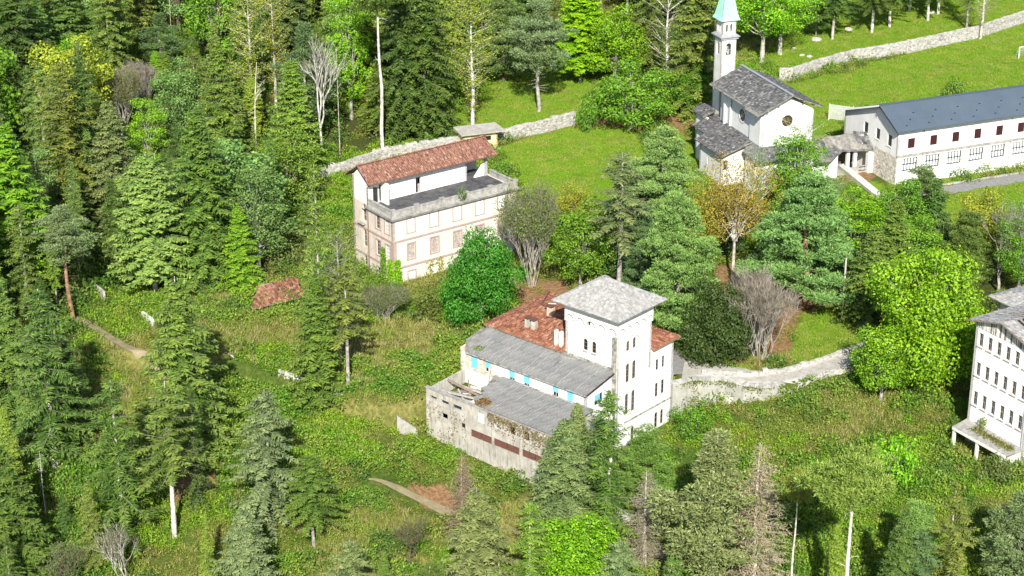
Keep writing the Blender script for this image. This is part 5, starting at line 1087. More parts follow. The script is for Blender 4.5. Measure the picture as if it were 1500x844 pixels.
def proto(kind):
    if kind in PROTO: return PROTO[kind]
    p = {}
    def pack(A, tr, B=None, leafm='leaf', twigs=False):
        p['trunk'] = new_mesh('trunk', tr.v, tr.f); p['trunk'].materials.append(M['bark'])
        if getattr(tr, 'br', None) and tr.br.v: p['branches'] = new_mesh('branches', tr.br.v, tr.br.f); p['branches'].materials.append(M['bark'])
        if A is not None and A.n:
            p['twigs' if twigs else 'crown'] = A.mesh('crown'); p['twigs' if twigs else 'crown'].materials.append(M['bark'] if twigs else M[leafm])
        if B is not None and B.n: p['crown'] = B.mesh('crown'); p['crown'].materials.append(M[leafm])
        zs = [v[2] for v in tr.v]; p['H'] = max(zs); 
    if kind == 'spruce_a': pack(*spruce(11, 22, 3.5), leafm='needle')
    elif kind == 'spruce_b': pack(*spruce(12, 22, 4.1, .04, 1.1, .7, .46, shape=.75), leafm='needle')
    elif kind == 'spruce_c': pack(*spruce(13, 22, 2.9, .1, .9, .45, .38, fill=.85), leafm='needle')
    elif kind == 'spruce_d': pack(*spruce(14, 22, 3.8, .3, .8, .75, .5, fill=.7, shape=.6, tips=.2), leafm='needle')
    elif kind == 'spruce_e': pack(*spruce(51, 23, 3.2, .16, .95, .35, .5, fill=.8, shape=.95), leafm='needle')
    elif kind == 'spruce_f': pack(*spruce(52, 20, 4.3, .1, .8, .85, .55, fill=.75, shape=.65), leafm='needle')
    elif kind == 'spruce_g': pack(*spruce(53, 25, 3.0, .35, .75, .6, .45, fill=.65, shape=.55), leafm='needle')
    elif kind == 'spruce_young': pack(*spruce(15, 9, 1.9, .03, 1.1, .4, .3, shape=.9), leafm='needle')
    elif kind == 'spruce_sparse': pack(*spruce(16, 24, 3.3, .1, .55, .6, .55, fill=.5, shape=.6, wide=.72), leafm='needle')
    elif kind == 'spruce_poor': pack(*spruce(17, 24, 3.4, .42, .5, .45, .5, fill=.6, shape=.6, dead=.3), leafm='needle')
    elif kind == 'spruce_dead': pack(*spruce(18, 22, 3.2, .08, 1.0, .18, .42, shape=.7, dead=1.0), leafm='needle')
    elif kind == 'larch': pack(*spruce(19, 20, 3.2, .16, 1.3, .1, .34, shape=.55, wide=1.15, tips=.25), leafm='leaf')
    elif kind == 'pine_a': pack(*pine(21), leafm='needle')
    elif kind == 'pine_b': pack(*pine(22, 24, .2, 4.0, nb=46), leafm='needle')
    elif kind == 'pine_top': pack(*pine(23, 26, .8, 3.6, 1.15, nb=20, dead_low=3, n=52), leafm='needle')
    elif kind == 'pine_wide': pack(*pine(24, 18, .38, 5.0, nb=34, dead_low=14, lean=.12), leafm='needle')
    elif kind == 'pine_layer': pack(*pine(25, 20, .15, 5.8, 1.1, nb=54, dead_low=2, n=38, layered=True), leafm='needle')
    elif kind == 'pine_layer2': pack(*pine(26, 20, .08, 4.8, 1.1, nb=54, dead_low=2, n=34, layered=True), leafm='needle')
    elif kind == 'broad_a': pack(*broad(31))
    elif kind == 'broad_b': pack(*broad(32, 13, 8, .08, 30, top=.7))
    elif kind == 'broad_maple': pack(*broad(33, 11, 10.4, .04, 40, 50, .34, top=.72, elong=.95))
    elif kind == 'broad_big': pack(*broad(34, 14, 12, .02, 64, 52, .32, top=.55, elong=.8))
    elif kind == 'broad_open': pack(*broad(35, 16, 9, .25, 26, 36, .36, open_=.25))
    elif kind == 'broad_tall': pack(*broad(36, 18, 7, .12, 34, 44, .34, top=.6))
    elif kind == 'ochre': pack(*broad(37, 15, 11, .3, 42, 19, .25, open_=.15, trunk=.2))
    elif kind == 'shrub_a': pack(*broad(38, 3.2, 4.2, .0, 16, 60, .28, trunk=.06, multi=3))
    elif kind == 'shrub_b': pack(*broad(39, 2.6, 3.4, .0, 14, 60, .24, trunk=.05, multi=3, top=.8))
    elif kind == 'yew': pack(*broad(40, 7, 8.6, -.04, 34, 60, .3, top=.85, trunk=.12, multi=4), leafm='needle')
    elif kind == 'bare_a': pack(*baretree(41, 17, .36, 4)[:2], twigs=True)
    elif kind == 'bare_b': A, t_, B = baretree(42, 18, .3, 5, leaves=5, leaf=.22); pack(A, t_, B, twigs=True)
    elif kind == 'bare_bush': A, t_, B = baretree(43, 10, .26, 4, .12, multi=13, upright=1.4); pack(A, t_, None, twigs=True)
    elif kind == 'bare_bush_leafy': A, t_, B = baretree(44, 12, .3, 4, .13, multi=10, upright=1.1, leaves=9, leaf=.2); pack(A, t_, B, twigs=True)
    elif kind == 'poplar': A, t_, B = tallbirch(45, 24, 2.6, 13); pack(A, t_, B, twigs=True)
    elif kind == 'poplar_bare': A, t_, B = tallbirch(46, 24, 3.4, 3, rise=1.1); pack(A, t_, B, twigs=True)
    elif kind == 'birch': A, t_, B = tallbirch(47, 15, 3.2, 22, .2, .05, 1.0, .1); pack(A, t_, B, twigs=True)
    elif kind == 'snag': pack(None, snag(48))
    elif kind == 'bare_pole': pack(None, snag(49, 18, 3, .15, .0))
    p['H'] = {'larch': 20}.get(kind, p['H']); PROTO[kind] = p; return p
NAMES = {'spruce': 'spruce_tree', 'larch': 'larch_tree', 'pine': 'pine_tree', 'broad': 'broadleaf_tree', 'ochre': 'budding_tree', 'shrub': 'shrub', 'yew': 'yew_bush', 'bare': 'bare_tree', 'poplar': 'poplar_tree', 'birch': 'birch_tree', 'snag': 'dead_tree'}
CATS = {'shrub': 'shrub', 'yew': 'bush'}
BARKS = {'dark': (.10, .08, .06), 'grey': (.30, .28, .25), 'pale': (.42, .39, .34), 'white': (.50, .48, .43), 'red': (.26, .15, .09)}
PLACED = []; LISTED = []
def plant(kind, P, height, col, label, bark_='grey', group=None, wscale=1.0, rot=None, name=None):
    pr = proto(kind); key = kind.split('_')[0]; s = height/pr['H']; i = len(PLACED); PLACED.append((P[0], P[1], kind))
    rz = (i*2.399) % 6.283 if rot is None else rot
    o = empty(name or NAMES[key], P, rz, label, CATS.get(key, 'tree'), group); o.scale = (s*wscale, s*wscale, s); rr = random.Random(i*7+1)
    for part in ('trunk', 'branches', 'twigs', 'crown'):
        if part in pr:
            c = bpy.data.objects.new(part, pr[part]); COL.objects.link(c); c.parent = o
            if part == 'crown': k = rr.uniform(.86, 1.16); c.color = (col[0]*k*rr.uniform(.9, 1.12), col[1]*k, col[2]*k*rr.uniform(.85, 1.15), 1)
            else:
                b = BARKS[bark_]; tw_ = np.array([.18, .155, .09]); tw_ = np.array([.34, .29, .22]) if 'dead' in kind or kind == 'bare_bush' else tw_; b = b if part == 'trunk' else tuple(tw_*.55+np.array(b)*(.12 if part == 'branches' else .14)); c.color = (*[float(q) for q in b], 1)
            if part in ('twigs', 'branches'): c['kind'] = 'stuff'
    return o
def T(kind, bx, by, ty, wpx, col, label, bark_='grey', group=None, rot=None):
    P = at(bx, by); h = top_height(P, ty); d = float(np.linalg.norm(P-CAM)); me_ = proto(kind); w = wpx*d/FPX
    if 'w' not in me_:
        ms = me_.get('crown') or me_.get('twigs') or me_['trunk']; co = np.empty(len(ms.vertices)*3, np.float32); ms.vertices.foreach_get('co', co); co = co.reshape(-1, 3); me_['w'] = float(np.percentile(np.abs(co[:, 0]), 97)*2)
    s = h/me_['H']; ws = w/(me_['w']*s); ws = min(max(ws, .45), 2.0)
    LISTED.append((bx, by, ty, wpx, P[1])); return plant(kind, P, h, col, label, bark_, group, ws, rot)
C_ = dict(dark=(.055, .112, .026), spruce=(.080, .150, .032), olive=(.118, .172, .040), light=(.13, .22, .034), blue=(.075, .135, .055), bluegrn=(.12, .235, .075), grey=(.125, .180, .085), dead=(.34, .30, .23), brown=(.22, .17, .11),
          lime=(.165, .31, .018), green=(.11, .24, .022), maple=(.050, .19, .020), bright=(.15, .33, .014), yellow=(.24, .29, .035), ochre=(.26, .21, .045), pale=(.14, .25, .075), yew=(.032, .065, .016))
# prominent trees: kind, base px, top py, crown width px, colour, label, bark
LIST = [
 # ---- upper left forest
 ('spruce_f', 35, 175, -30, 110, 'dark', 'dark spruce in the top left corner of the forest', 'dark'),
 ('spruce_sparse', 108, 325, 92, 88, 'olive', 'thin olive spruce with long visible pale trunk at the upper left', 'pale'),
 ('spruce_sparse', 76, 300, 95, 70, 'olive', 'thin olive spruce just left of the one with the pale trunk', 'grey'),
 ('spruce_c', 60, 150, -20, 60, 'spruce', 'narrow green spruce near the top left corner', 'dark'),
 ('spruce_e', 105, 120, -40, 70, 'spruce', 'spruce with visible stem at the top left, right of the corner spruce', 'grey'),
 ('bare_bush_leafy', 182, 195, 100, 60, 'olive', 'grey-brown leafless clump standing between spruces at the upper left', 'grey'),
 ('bare_bush', 208, 165, 92, 45, 'olive', 'smaller leafless clump left of the blue-green tree', 'grey'),
 ('pine_b', 240, 108, 20, 50, 'blue', 'blue-grey pine with forked pale trunk near the top edge', 'pale'),
 ('bare_pole', 253, 75, -30, 12, 'dead', 'bare pale trunk rising past the top edge at the upper left', 'white'),
 ('broad_b', 264, 205, 96, 76, 'bluegrn', 'rounded blue-green tree in the upper left forest', 'grey'),
 ('spruce_sparse', 292, 200, 72, 62, 'olive', 'olive spruce with open twigs right of the blue-green tree', 'grey'),
 ('broad_tall', 220, 255, 152, 56, 'lime', 'bright lime green conical tree among dark spruces at the left', 'grey'),
 ('spruce_b', 172, 330, 145, 75, 'grey', 'silvery grey-green conifer left of the lime green tree', 'dark'),
 ('larch', 228, 430, 225, 92, 'pale', 'pale green larch with a straight light trunk at the left', 'pale'),
 ('spruce_b', 302, 415, 155, 108, 'spruce', 'large dark spruce right of the pale green larch', 'dark'),
 ('spruce_a', 330, 300, 60, 70, 'spruce', 'tall spruce behind the large dark spruce, left of the dead snag', 'grey'),
 ('snag', 377, 240, 92, 40, 'dead', 'dead white snag with crooked branches in the upper left forest', 'white'),
 ('poplar', 372, 190, -15, 62, 'yellow', 'tall thin yellow-green tree with pale stems near the top, above the snag', 'pale'),
 ('poplar', 405, 170, -30, 50, 'yellow', 'yellowish thin-leaved tree right of the tree above the snag', 'pale'),
 ('spruce_c', 435, 268, 85, 68, 'light', 'yellow-green spruce left of the leafless tree with pale trunk', 'grey'),
 ('bare_a', 472, 222, 48, 56, 'dead', 'leafless grey tree with pale straight trunk in front of the upper forest', 'white'),
 ('bare_pole', 498, 226, 60, 10, 'dead', 'thin straight pale trunk beside the leafless grey tree', 'pale'),
 ('broad_tall', 515, 175, 0, 66, 'bright', 'yellow-green broadleaf tree near the top, left of the tall pine trunk', 'grey'),
 ('spruce_a', 430, 95, -60, 60, 'blue', 'blue-green conifer at the top edge above the yellow-green spruce', 'dark'),
 ('pine_top', 561, 224, -40, 70, 'spruce', 'tall pine whose long bare white trunk ends behind the villa roof', 'white'),
 ('spruce_f', 590, 205, -35, 86, 'dark', 'dark dense spruce right of the long white pine trunk', 'dark'),
 ('spruce_b', 622, 200, -50, 86, 'dark', 'dark spruce with grey stem behind the ruinous wall', 'grey'),
 ('spruce_d', 640, 180, -45, 70, 'light', 'green-topped spruce with clean pale trunk behind the ruinous wall', 'pale'),
 ('spruce_e', 552, 200, 95, 66, 'olive', 'short olive-green spruce behind the left end of the villa roof', 'grey'),
 ('poplar', 692, 193, -12, 66, 'yellow', 'tall feathery yellow-green tree with pale trunk left of the clearing', 'white'),
 ('pine_layer2', 738, 120, -30, 74, 'blue', 'dark blue-green conifer at the top of the clearing', 'dark'),
 ('pine_wide', 790, 163, 4, 92, 'grey', 'leaning pine with a bent grey trunk standing in the green clearing', 'grey'),
 ('pine_layer2', 770, 70, -50, 60, 'dark', 'dark conifer above the leaning pine at the top edge', 'dark'),
 ('larch', 850, 120, -25, 80, 'bright', 'bright green larch behind the leaning pine', 'grey'),
 ('broad_a', 900, 125, 15, 80, 'bright', 'fresh green tree at the upper right edge of the clearing', 'grey'),
 ('broad_a', 925, 190, 98, 100, 'green', 'round green bush-like tree at the end of the ruinous wall', 'grey'),
 ('shrub_a', 860, 192, 148, 40, 'green', 'dark green shrub touching the right end of the ruinous wall', 'grey'),
 ('poplar_bare', 975, 152, -25, 92, 'olive', 'tall bare tree with white trunk left of the bell tower', 'white'),
 ('spruce_b', 1018, 165, -45, 96, 'olive', 'dense drooping olive spruce directly left of the bell tower', 'dark'),
 ('spruce_f', 950, 120, -50, 70, 'olive', 'olive-brown spruce behind the tall bare tree', 'dark'),
 ('broad_b', 1008, 170, 100, 56, 'green', 'small green tree at the foot of the drooping spruce beside the church', 'grey'),
 ('broad_open', 1116, 96, -40, 96, 'bright', 'bright green maple with forked pale trunk behind the church roof', 'pale'),
 ('broad_open', 1142, 80, -30, 90, 'bright', 'second bright green maple right of the forked trunk', 'pale'),
 ('pine_layer2', 1195, 52, -60, 50, 'dark', 'dark conifer left of the trees on the upper right bank', 'grey'),
 ('spruce_d', 1219, 58, -60, 56, 'dark', 'dark spruce with pale lower trunk on the upper right bank', 'pale'),
 ('spruce_d', 1277, 48, -70, 60, 'dark', 'spruce with thick white trunk on the brown patch of the upper bank', 'white'),
 ('spruce_d', 1303, 40, -80, 56, 'dark', 'spruce with white trunk right of the thick white trunk', 'white'),
 ('spruce_d', 1332, 16, -100, 56, 'dark', 'spruce trunk at the top edge above the curving field wall', 'pale'),
 ('spruce_d', 1359, 31, -90, 50, 'dark', 'spruce with pale slim trunk above the middle of the field wall', 'white'),
 ('spruce_d', 1374, 21, -100, 54, 'dark', 'spruce with stout pale trunk near the light rock on the bank', 'white'),
 ('bare_pole', 1292, 27, -60, 10, 'dead', 'thin pale stem between the thick white trunks on the bank', 'pale'),
 ('poplar', 1416, 44, -60, 60, 'olive', 'thin olive tree just behind the field wall, left of the wall tree', 'grey'),
 ('poplar_bare', 1436, 57, -70, 60, 'olive', 'bare-stemmed tree standing right against the field wall', 'pale'),
 ('shrub_b', 1398, 150, 116, 44, 'green', 'green bush peeping over the slate blue roof', 'grey'),
 # ---- left middle
 ('broad_tall', 380, 405, 250, 90, 'pale', 'fresh pale green broadleaf tree left of the villa', 'grey'),
 ('spruce_c', 355, 430, 300, 60, 'green', 'green conifer sapling beside the pale broadleaf tree', 'dark'),
 ('spruce_a', 30, 430, 180, 110, 'green', 'broad green conifer at the left edge, upper middle', 'dark'),
 ('pine_a', 108, 470, 300, 76, 'grey', 'grey-green pine with bare reddish trunk at the left', 'red'),
 ('spruce_sparse', 42, 470, 300, 66, 'olive', 'grey-olive sparse spruce near the left edge, middle height', 'grey'),
 ('spruce_sparse', 82, 695, 425, 120, 'spruce', 'large open-branched spruce at the left with pale trunk showing below', 'white'),
 ('spruce_b', 22, 640, 430, 90, 'spruce', 'spruce cut by the left edge at mid height', 'dark'),
 ('spruce_e', 110, 655, 500, 80, 'dark', 'dark spruce right behind the large open-branched spruce', 'dark'),
 ('spruce_b', 275, 660, 405, 118, 'spruce', 'large spruce with upswept side branches left of the white wall pieces', 'white'),
 ('spruce_sparse', 182, 800, 555, 112, 'spruce', 'broad open spruce with layered grey twigs at the lower left', 'grey'),
 ('spruce_poor', 256, 790, 560, 84, 'olive', 'tall half-bare spruce with long white trunk at the lower left', 'white'),
 ('spruce_c', 205, 640, 560, 60, 'olive', 'short olive spruce behind the tall half-bare spruce', 'grey'),
 ('spruce_f', 395, 765, 570, 100, 'grey', 'shaggy grey-green spruce on the lower left slope', 'grey'),
 ('spruce_d', 460, 800, 665, 88, 'spruce', 'small dark green spruce right of the shaggy grey-green one', 'grey'),
 ('spruce_b', 18, 860, 650, 110, 'dark', 'dark bluish spruce at the bottom left corner', 'dark'),
 ('snag', 68, 755, 662, 20, 'dead', 'thin leaning dead stem near the left edge at the bottom', 'white'),
 ('spruce_b', 365, 900, 745, 110, 'grey', 'broad grey-green spruce at the bottom, left of centre', 'dark'),
 ('spruce_f', 515, 910, 790, 90, 'grey', 'pale grey spruce top at the bottom edge, left of centre', 'grey'),
 ('bare_b', 185, 880, 765, 60, 'grey', 'small leafless tree at the bottom left', 'grey'),
 ('bare_b', 90, 880, 800, 70, 'pale', 'twiggy pale green small tree near the bottom left corner', 'dark'),
 ('spruce_sparse', 470, 555, 240, 62, 'olive', 'tall sparse spruce left of the villa, brownish green', 'grey'),
 ('poplar_bare', 500, 540, 335, 80, 'olive', 'leafless grey tree in front of the left corner of the villa', 'grey'),
 ('spruce_poor', 510, 565, 385, 66, 'olive', 'half-bare spruce in front of the leafless tree left of the villa', 'grey'),
 ('spruce_c', 468, 600, 400, 66, 'spruce', 'green spruce in the yard left of the overgrown field', 'dark'),
 ('shrub_b', 628, 470, 428, 56, 'olive', 'olive shrub in front of the villa ground floor', 'dark'),
 ('bare_bush_leafy', 560, 470, 420, 60, 'olive', 'low twiggy shrub at the foot of the villa corner', 'grey'),
 # ---- centre
 ('broad_maple', 704, 480, 343, 100, 'maple', 'dense deep green maple between the villa and the red tiled roof', 'grey'),
 ('bare_bush_leafy', 779, 418, 270, 84, 'light', 'multi-stemmed olive-grey tree right of the villa', 'grey'),
 ('broad_b', 850, 425, 300, 84, 'green', 'fresh green bushy tree behind the brown leaf patch', 'grey'),
 ('broad_open', 838, 350, 270, 60, 'yellow', 'yellow-green tree at the lower edge of the villa lawn', 'grey'),
 ('spruce_poor', 905, 440, 222, 90, 'grey', 'large grey half-dead conifer behind the tower', 'grey'),
 ('pine_layer', 962, 350, 188, 104, 'bluegrn', 'soft blue-green conifer below the church, left side', 'grey'),
 ('pine_layer', 992, 500, 285, 112, 'bluegrn', 'big layered blue-green conifer right behind the tower', 'grey'),
 ('pine_layer2', 935, 430, 300, 70, 'blue', 'dark blue-green conifer between the grey one and the big layered one', 'dark'),
 ('ochre', 1073, 412, 238, 116, 'ochre', 'ochre budding tree with pale limbs in front of the church', 'pale'),
 ('birch', 1108, 350, 215, 30, 'pale', 'small twiggy pale tree beside the chapel wall', 'pale'),
 ('broad_tall', 1165, 330, 205, 84, 'green', 'willow-green tree in front of the church porch', 'pale'),
 ('birch', 1172, 300, 178, 66, 'pale', 'pale birch with thin white stems in front of the rose window', 'white'),
 ('pine_layer', 1180, 445, 252, 140, 'bluegrn', 'wide blue-green pine right of the ochre tree', 'red'),
 ('broad_b', 1250, 385, 285, 86, 'bright', 'bright green bushy tree below the sloping ramp wall', 'grey'),
 ('birch', 1222, 330, 255, 50, 'pale', 'light twiggy tree beside the covered walkway', 'white'),
 ('yew', 1048, 528, 430, 92, 'yew', 'dark green yew bush on the lawn right of the tower', 'dark'),
 ('bare_bush', 1112, 524, 402, 96, 'dead', 'fan-shaped leafless multi-stemmed bush on the lawn edge', 'grey'),
 ('spruce_c', 1300, 470, 285, 66, 'spruce', 'slim green spruce behind the timber pole', 'grey'),
 ('spruce_young', 1364, 382, 262, 44, 'dark', 'narrow dark spruce below the asphalt drive', 'dark'),
 ('spruce_b', 1272, 475, 330, 76, 'spruce', 'dark spruce just right of the timber pole', 'dark'),
 ('broad_b', 1330, 420, 320, 80, 'green', 'green bushy tree between the narrow dark spruce and the slim one', 'grey'),
 ('pine_layer2', 1410, 420, 310, 80, 'spruce', 'dark green tree behind the lime green maple', 'dark'),
 ('bare_b', 1462, 430, 305, 84, 'pale', 'pale green half-leafed tree above the derelict block', 'grey'),
 ('broad_open', 1490, 440, 330, 70, 'green', 'green tree at the right edge behind the derelict roof', 'grey'),
 ('broad_big', 1352, 575, 372, 168, 'lime', 'large lime green maple left of the derelict block', 'grey'),
 ('broad_b', 1290, 590, 480, 76, 'lime', 'lower lime green tree at the end of the gravel road', 'grey'),
 ('shrub_b', 1500, 345, 300, 50, 'pale', 'pale bush at the right edge beside the meadow', 'grey'),
 # ---- bottom centre and right
 ('spruce_b', 826, 780, 612, 110, 'grey', 'shaggy grey-green conifer in front of the annex corner', 'grey'),
 ('spruce_sparse', 888, 800, 572, 150, 'spruce', 'tall green spruce with pale trunk in front of the tower base', 'white'),
 ('spruce_c', 845, 700, 590, 46, 'grey', 'slim grey tree top beside the blue window of the wing', 'grey'),
 ('pine_layer2', 945, 735, 628, 90, 'spruce', 'dark green conifer at the foot of the tower', 'dark'),
 ('spruce_dead', 945, 835, 690, 80, 'dead', 'leafless pale larch-like tree in the bottom centre', 'pale'),
 ('pine_b', 1040, 880, 636, 135, 'grey', 'large grey-green pine with white trunk base, bottom centre right', 'white'),
 ('spruce_dead', 1105, 880, 650, 92, 'dead', 'tall dead brown spruce at the bottom right of centre', 'pale'),
 ('pine_top', 1157, 880, 690, 44, 'olive', 'slender white trunk with a nearly bare top beside the dead brown spruce', 'white'),
 ('pine_top', 1232, 985, 672, 104, 'olive', 'tall pine with long bare white trunk casting a clear shadow at the bottom right', 'white'),
 ('shrub_a', 1310, 712, 652, 78, 'bright', 'fresh light green bush on the slope below the maple', 'grey'),
 ('spruce_sparse', 1385, 905, 720, 100, 'olive', 'open olive spruce with pale trunk at the bottom right', 'pale'),
 ('spruce_f', 1335, 930, 775, 84, 'blue', 'dark bluish spruce at the bottom edge right of the tall pine trunk', 'dark'),
 ('pine_b', 1485, 900, 725, 96, 'grey', 'grey-green pine at the bottom right corner', 'grey'),
 ('spruce_b', 1310, 930, 745, 60, 'dark', 'small dark spruce left of the open olive spruce', 'dark'),
 ('spruce_dead', 680, 800, 665, 56, 'brown', 'dead brownish conifer below the annex wall', 'grey'),
 ('spruce_b', 700, 900, 715, 110, 'grey', 'wide grey conifer at the bottom centre', 'grey'),
 ('spruce_sparse', 776, 900, 735, 80, 'light', 'light green open spruce at the bottom centre', 'pale'),
 ('broad_maple', 842, 865, 765, 128, 'bright', 'rounded bright ivy-green tree crown at the bottom centre', 'grey'),
 ('bare_b', 600, 830, 755, 60, 'olive', 'small leafless tree on the slope below the dirt track', 'dark'),
 ('spruce_f', 905, 910, 790, 90, 'grey', 'grey shaggy conifer at the bottom edge below the leafless larch-like tree', 'grey'),
 ('shrub_b', 1460, 705, 672, 60, 'olive', 'twiggy shrub at the foot of the canopy, right edge', 'grey'),
 ('shrub_a', 1010, 640, 605, 60, 'green', 'green shrub below the retaining wall', 'grey'),
]
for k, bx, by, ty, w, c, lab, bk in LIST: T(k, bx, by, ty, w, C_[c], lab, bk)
# forest filling: trees that nothing in the photograph tells apart
def Pm(px, py): return at(px, py)
rs = np.random.RandomState(77)
REG = [
 ('left', [(-60,-60),(500,-60),(500,60),(480,230),(440,300),(400,390),(330,425),(130,425),(120,480),(60,560),(-60,640)], 6.3, ['spruce_a','spruce_b','spruce_c','spruce_e','spruce_sparse','spruce_f','pine_b','broad_tall','larch','spruce_g','spruce_sparse','spruce_a','broad_b'], (18, 27), 'trees of the dense forest at the upper left'),
 ('top', [(480,-80),(1090,-80),(1060,30),(960,60),(900,20),(830,-5),(760,20),(700,60),(660,120),(520,190)], 5.6, ['spruce_a','spruce_b','spruce_e','pine_layer2','broad_tall','larch','spruce_d','spruce_g','spruce_f'], (17, 25), 'trees of the forest along the top'),
 ('bank', [(1160,-70),(1430,-90),(1400,-10),(1180,5)], 6.5, ['spruce_b','spruce_d','spruce_a'], (17, 23), 'trees on the upper right bank'),
 ('low', [(-60,650),(230,650),(300,730),(330,900),(-60,950)], 6.8, ['spruce_f','spruce_e','spruce_c','spruce_sparse'], (9, 17), 'trees on the lower left slope'),
 ('foot', [(560,860),(1560,860),(1560,960),(560,960)], 6.0, ['spruce_b','spruce_a','spruce_c','pine_layer2'], (6, 11), 'tree tops along the bottom'),
 ('mid', [(880,330),(1010,330),(1230,360),(1230,400),(1000,470),(880,420)], 8.5, ['pine_layer2','broad_b'], (7, 11), 'trees between the tower and the church'),
 ('right', [(1280,345),(1560,345),(1560,430),(1440,440),(1280,440)], 7.0, ['broad_b','spruce_a','broad_a','pine_layer2'], (8, 13), 'trees above the derelict block'),
]
COLS_BY = {'spruce': ['dark', 'spruce', 'spruce', 'olive', 'light'], 'pine': ['blue', 'bluegrn', 'spruce'], 'broad': ['green', 'bright', 'pale', 'yellow', 'light'], 'larch': ['light', 'pale', 'green'], 'bare': ['olive', 'pale'], 'poplar': ['yellow']}
WORD = {'spruce': 'spruce', 'pine': 'soft-needled conifer', 'broad': 'leafy broadleaf tree', 'larch': 'feathery larch', 'bare': 'thinly leafed grey tree', 'poplar': 'thin tree'}
ADJ = {'dark': 'very dark', 'spruce': 'mid green', 'olive': 'olive green', 'light': 'yellowish green', 'blue': 'blue-green', 'bluegrn': 'blue-green', 'green': 'fresh green', 'bright': 'bright green', 'pale': 'pale green', 'lime': 'lime green', 'yellow': 'yellow-green'}
WHERE = {'left': 'in the dense forest at the upper left', 'top': 'in the forest along the top edge', 'bank': 'on the bank above the field wall', 'low': 'on the overgrown slope at the lower left', 'foot': 'along the bottom edge of the slope', 'mid': 'between the tower and the church', 'right': 'between the drive and the derelict block'}
vill = np.array([[-16, 257], [1, 269], [-6, 278], [-23, 265]])
LM = [(4, 4, 'the top left corner'), (108, 200, 'the thin spruce with pale trunk'), (264, 150, 'the rounded blue-green tree'), (220, 205, 'the lime green conical tree'), (228, 330, 'the pale green larch'), (302, 290, 'the large dark spruce'), (388, 160, 'the dead white snag'), (472, 130, 'the leafless grey tree'), (556, 110, 'the long white pine trunk'), (637, 60, 'the green-topped spruce'), (692, 100, 'the feathery yellow-green tree'), (805, 70, 'the leaning pine'), (975, 60, 'the tall bare tree'), (1064, 20, 'the bell tower'), (1120, 40, 'the forked maple'), (1277, 10, 'the thick white trunk'), (1416, 0, 'the thin olive tree by the wall'), (182, 150, 'the leafless clump'), (30, 300, 'the broad conifer at the left edge'), (105, 400, 'the pine with reddish trunk'), (82, 560, 'the open-branched spruce'), (182, 680, 'the broad open spruce'), (256, 680, 'the half-bare spruce'), (18, 760, 'the bottom left corner'), (365, 820, 'the broad grey-green spruce'), (700, 820, 'the wide grey conifer'), (842, 810, 'the rounded ivy-green crown'), (1040, 740, 'the large grey-green pine'), (1105, 760, 'the dead brown spruce'), (1240, 780, 'the tall bare pine trunk'), (1385, 800, 'the open olive spruce'), (1485, 800, 'the pine in the bottom right corner'), (1000, 400, 'the big layered conifer'), (1080, 330, 'the ochre tree'), (1180, 350, 'the wide blue-green pine'), (1364, 320, 'the narrow dark spruce'), (1300, 380, 'the slim green spruce'), (1410, 360, 'the tree behind the maple'), (1462, 370, 'the half-leafed tree'), (380, 320, 'the pale broadleaf tree')]
USED = set()
def whereis(P, h):
    v_ = P+np.array([0, 0, h*.7])-CAM; x = 750+FPX*v_[0]/(v_@FW); y = 422-FPX*(v_@UP)/(v_@FW); out = []
    for a, b, nm in LM:
        dx, dy = x-a, y-b; r_ = math.hypot(dx, dy); d_ = ('right of' if dx > 0 else 'left of') if abs(dx) > abs(dy) else ('below' if dy > 0 else 'above')
        out.append((r_, ('just ' if r_ < 55 else '' if r_ < 110 else 'well ')+d_+' '+nm))
    return [o for _, o in sorted(out)]
for name_, poly, sp_, kinds, (h0, h1), grp in REG:
    W = np.array([Pm(*q)[:2] for q in poly]); lo_, hi_ = W.min(0), W.max(0); n = int((hi_-lo_).prod()/(sp_*sp_)*3); pts = []
    for q in rs.uniform(lo_, hi_, (n, 2)):
        if not inpoly(q[None], [tuple(w) for w in W])[0]: continue
        if min([math.hypot(q[0]-a[0], q[1]-a[1]) for a in PLACED]+[99]) < sp_*.62: continue
        if pts and min(math.hypot(q[0]-a[0], q[1]-a[1]) for a in pts) < sp_: continue
        gz = float(H(q[0], q[1])); gp = np.array([q[0], q[1], gz]); v_ = gp-CAM; fx = 750+FPX*v_[0]/(v_@FW); fw_ = 62; mx = 99.0
        for (lx, ly, lt, lw_, ldist) in LISTED:
            if q[1] < ldist and abs(fx-lx) < .36*(fw_+lw_): mx = min(mx, top_height(gp, lt+.62*(ly-lt)) if 422-FPX*(v_@UP)/(v_@FW) > lt+.62*(ly-lt) else 0)
        if mx < 4: continue
        pts.append(q)
        kd = kinds[rs.randint(len(kinds))]; key = kd.split('_')[0]; cn = COLS_BY[key][rs.randint(len(COLS_BY[key]))]
        P = np.array([q[0], q[1], float(H(q[0], q[1]))]); hh_ = min(rs.uniform(h0, h1), mx); bi = ['dark', 'grey', 'grey', 'pale'][rs.randint(4)]; sz = 'tall' if hh_ > h0+(h1-h0)*.66 else 'short' if hh_ < h0+(h1-h0)*.33 else 'middling'
        wh = whereis(P, hh_)
        for lab in [f"{sz} {ADJ[cn]} {WORD[key]} {w_}" for w_ in wh[:1]]+[f"{sz} {ADJ[cn]} {WORD[key]} {w_}" for w_ in wh[1:3]]+[f"{ADJ[cn]} {WORD[key]} {WHERE[name_]}"]:
            if len(lab.replace('-', ' ').split()) <= 16 and lab not in USED: USED.add(lab); break
        plant(kd, P, hh_, C_[cn], lab, bi, grp+': '+ADJ[cn]+' '+WORD[key], rs.uniform(.95, 1.4)*(1.3 if hh_ < 9 else 1))

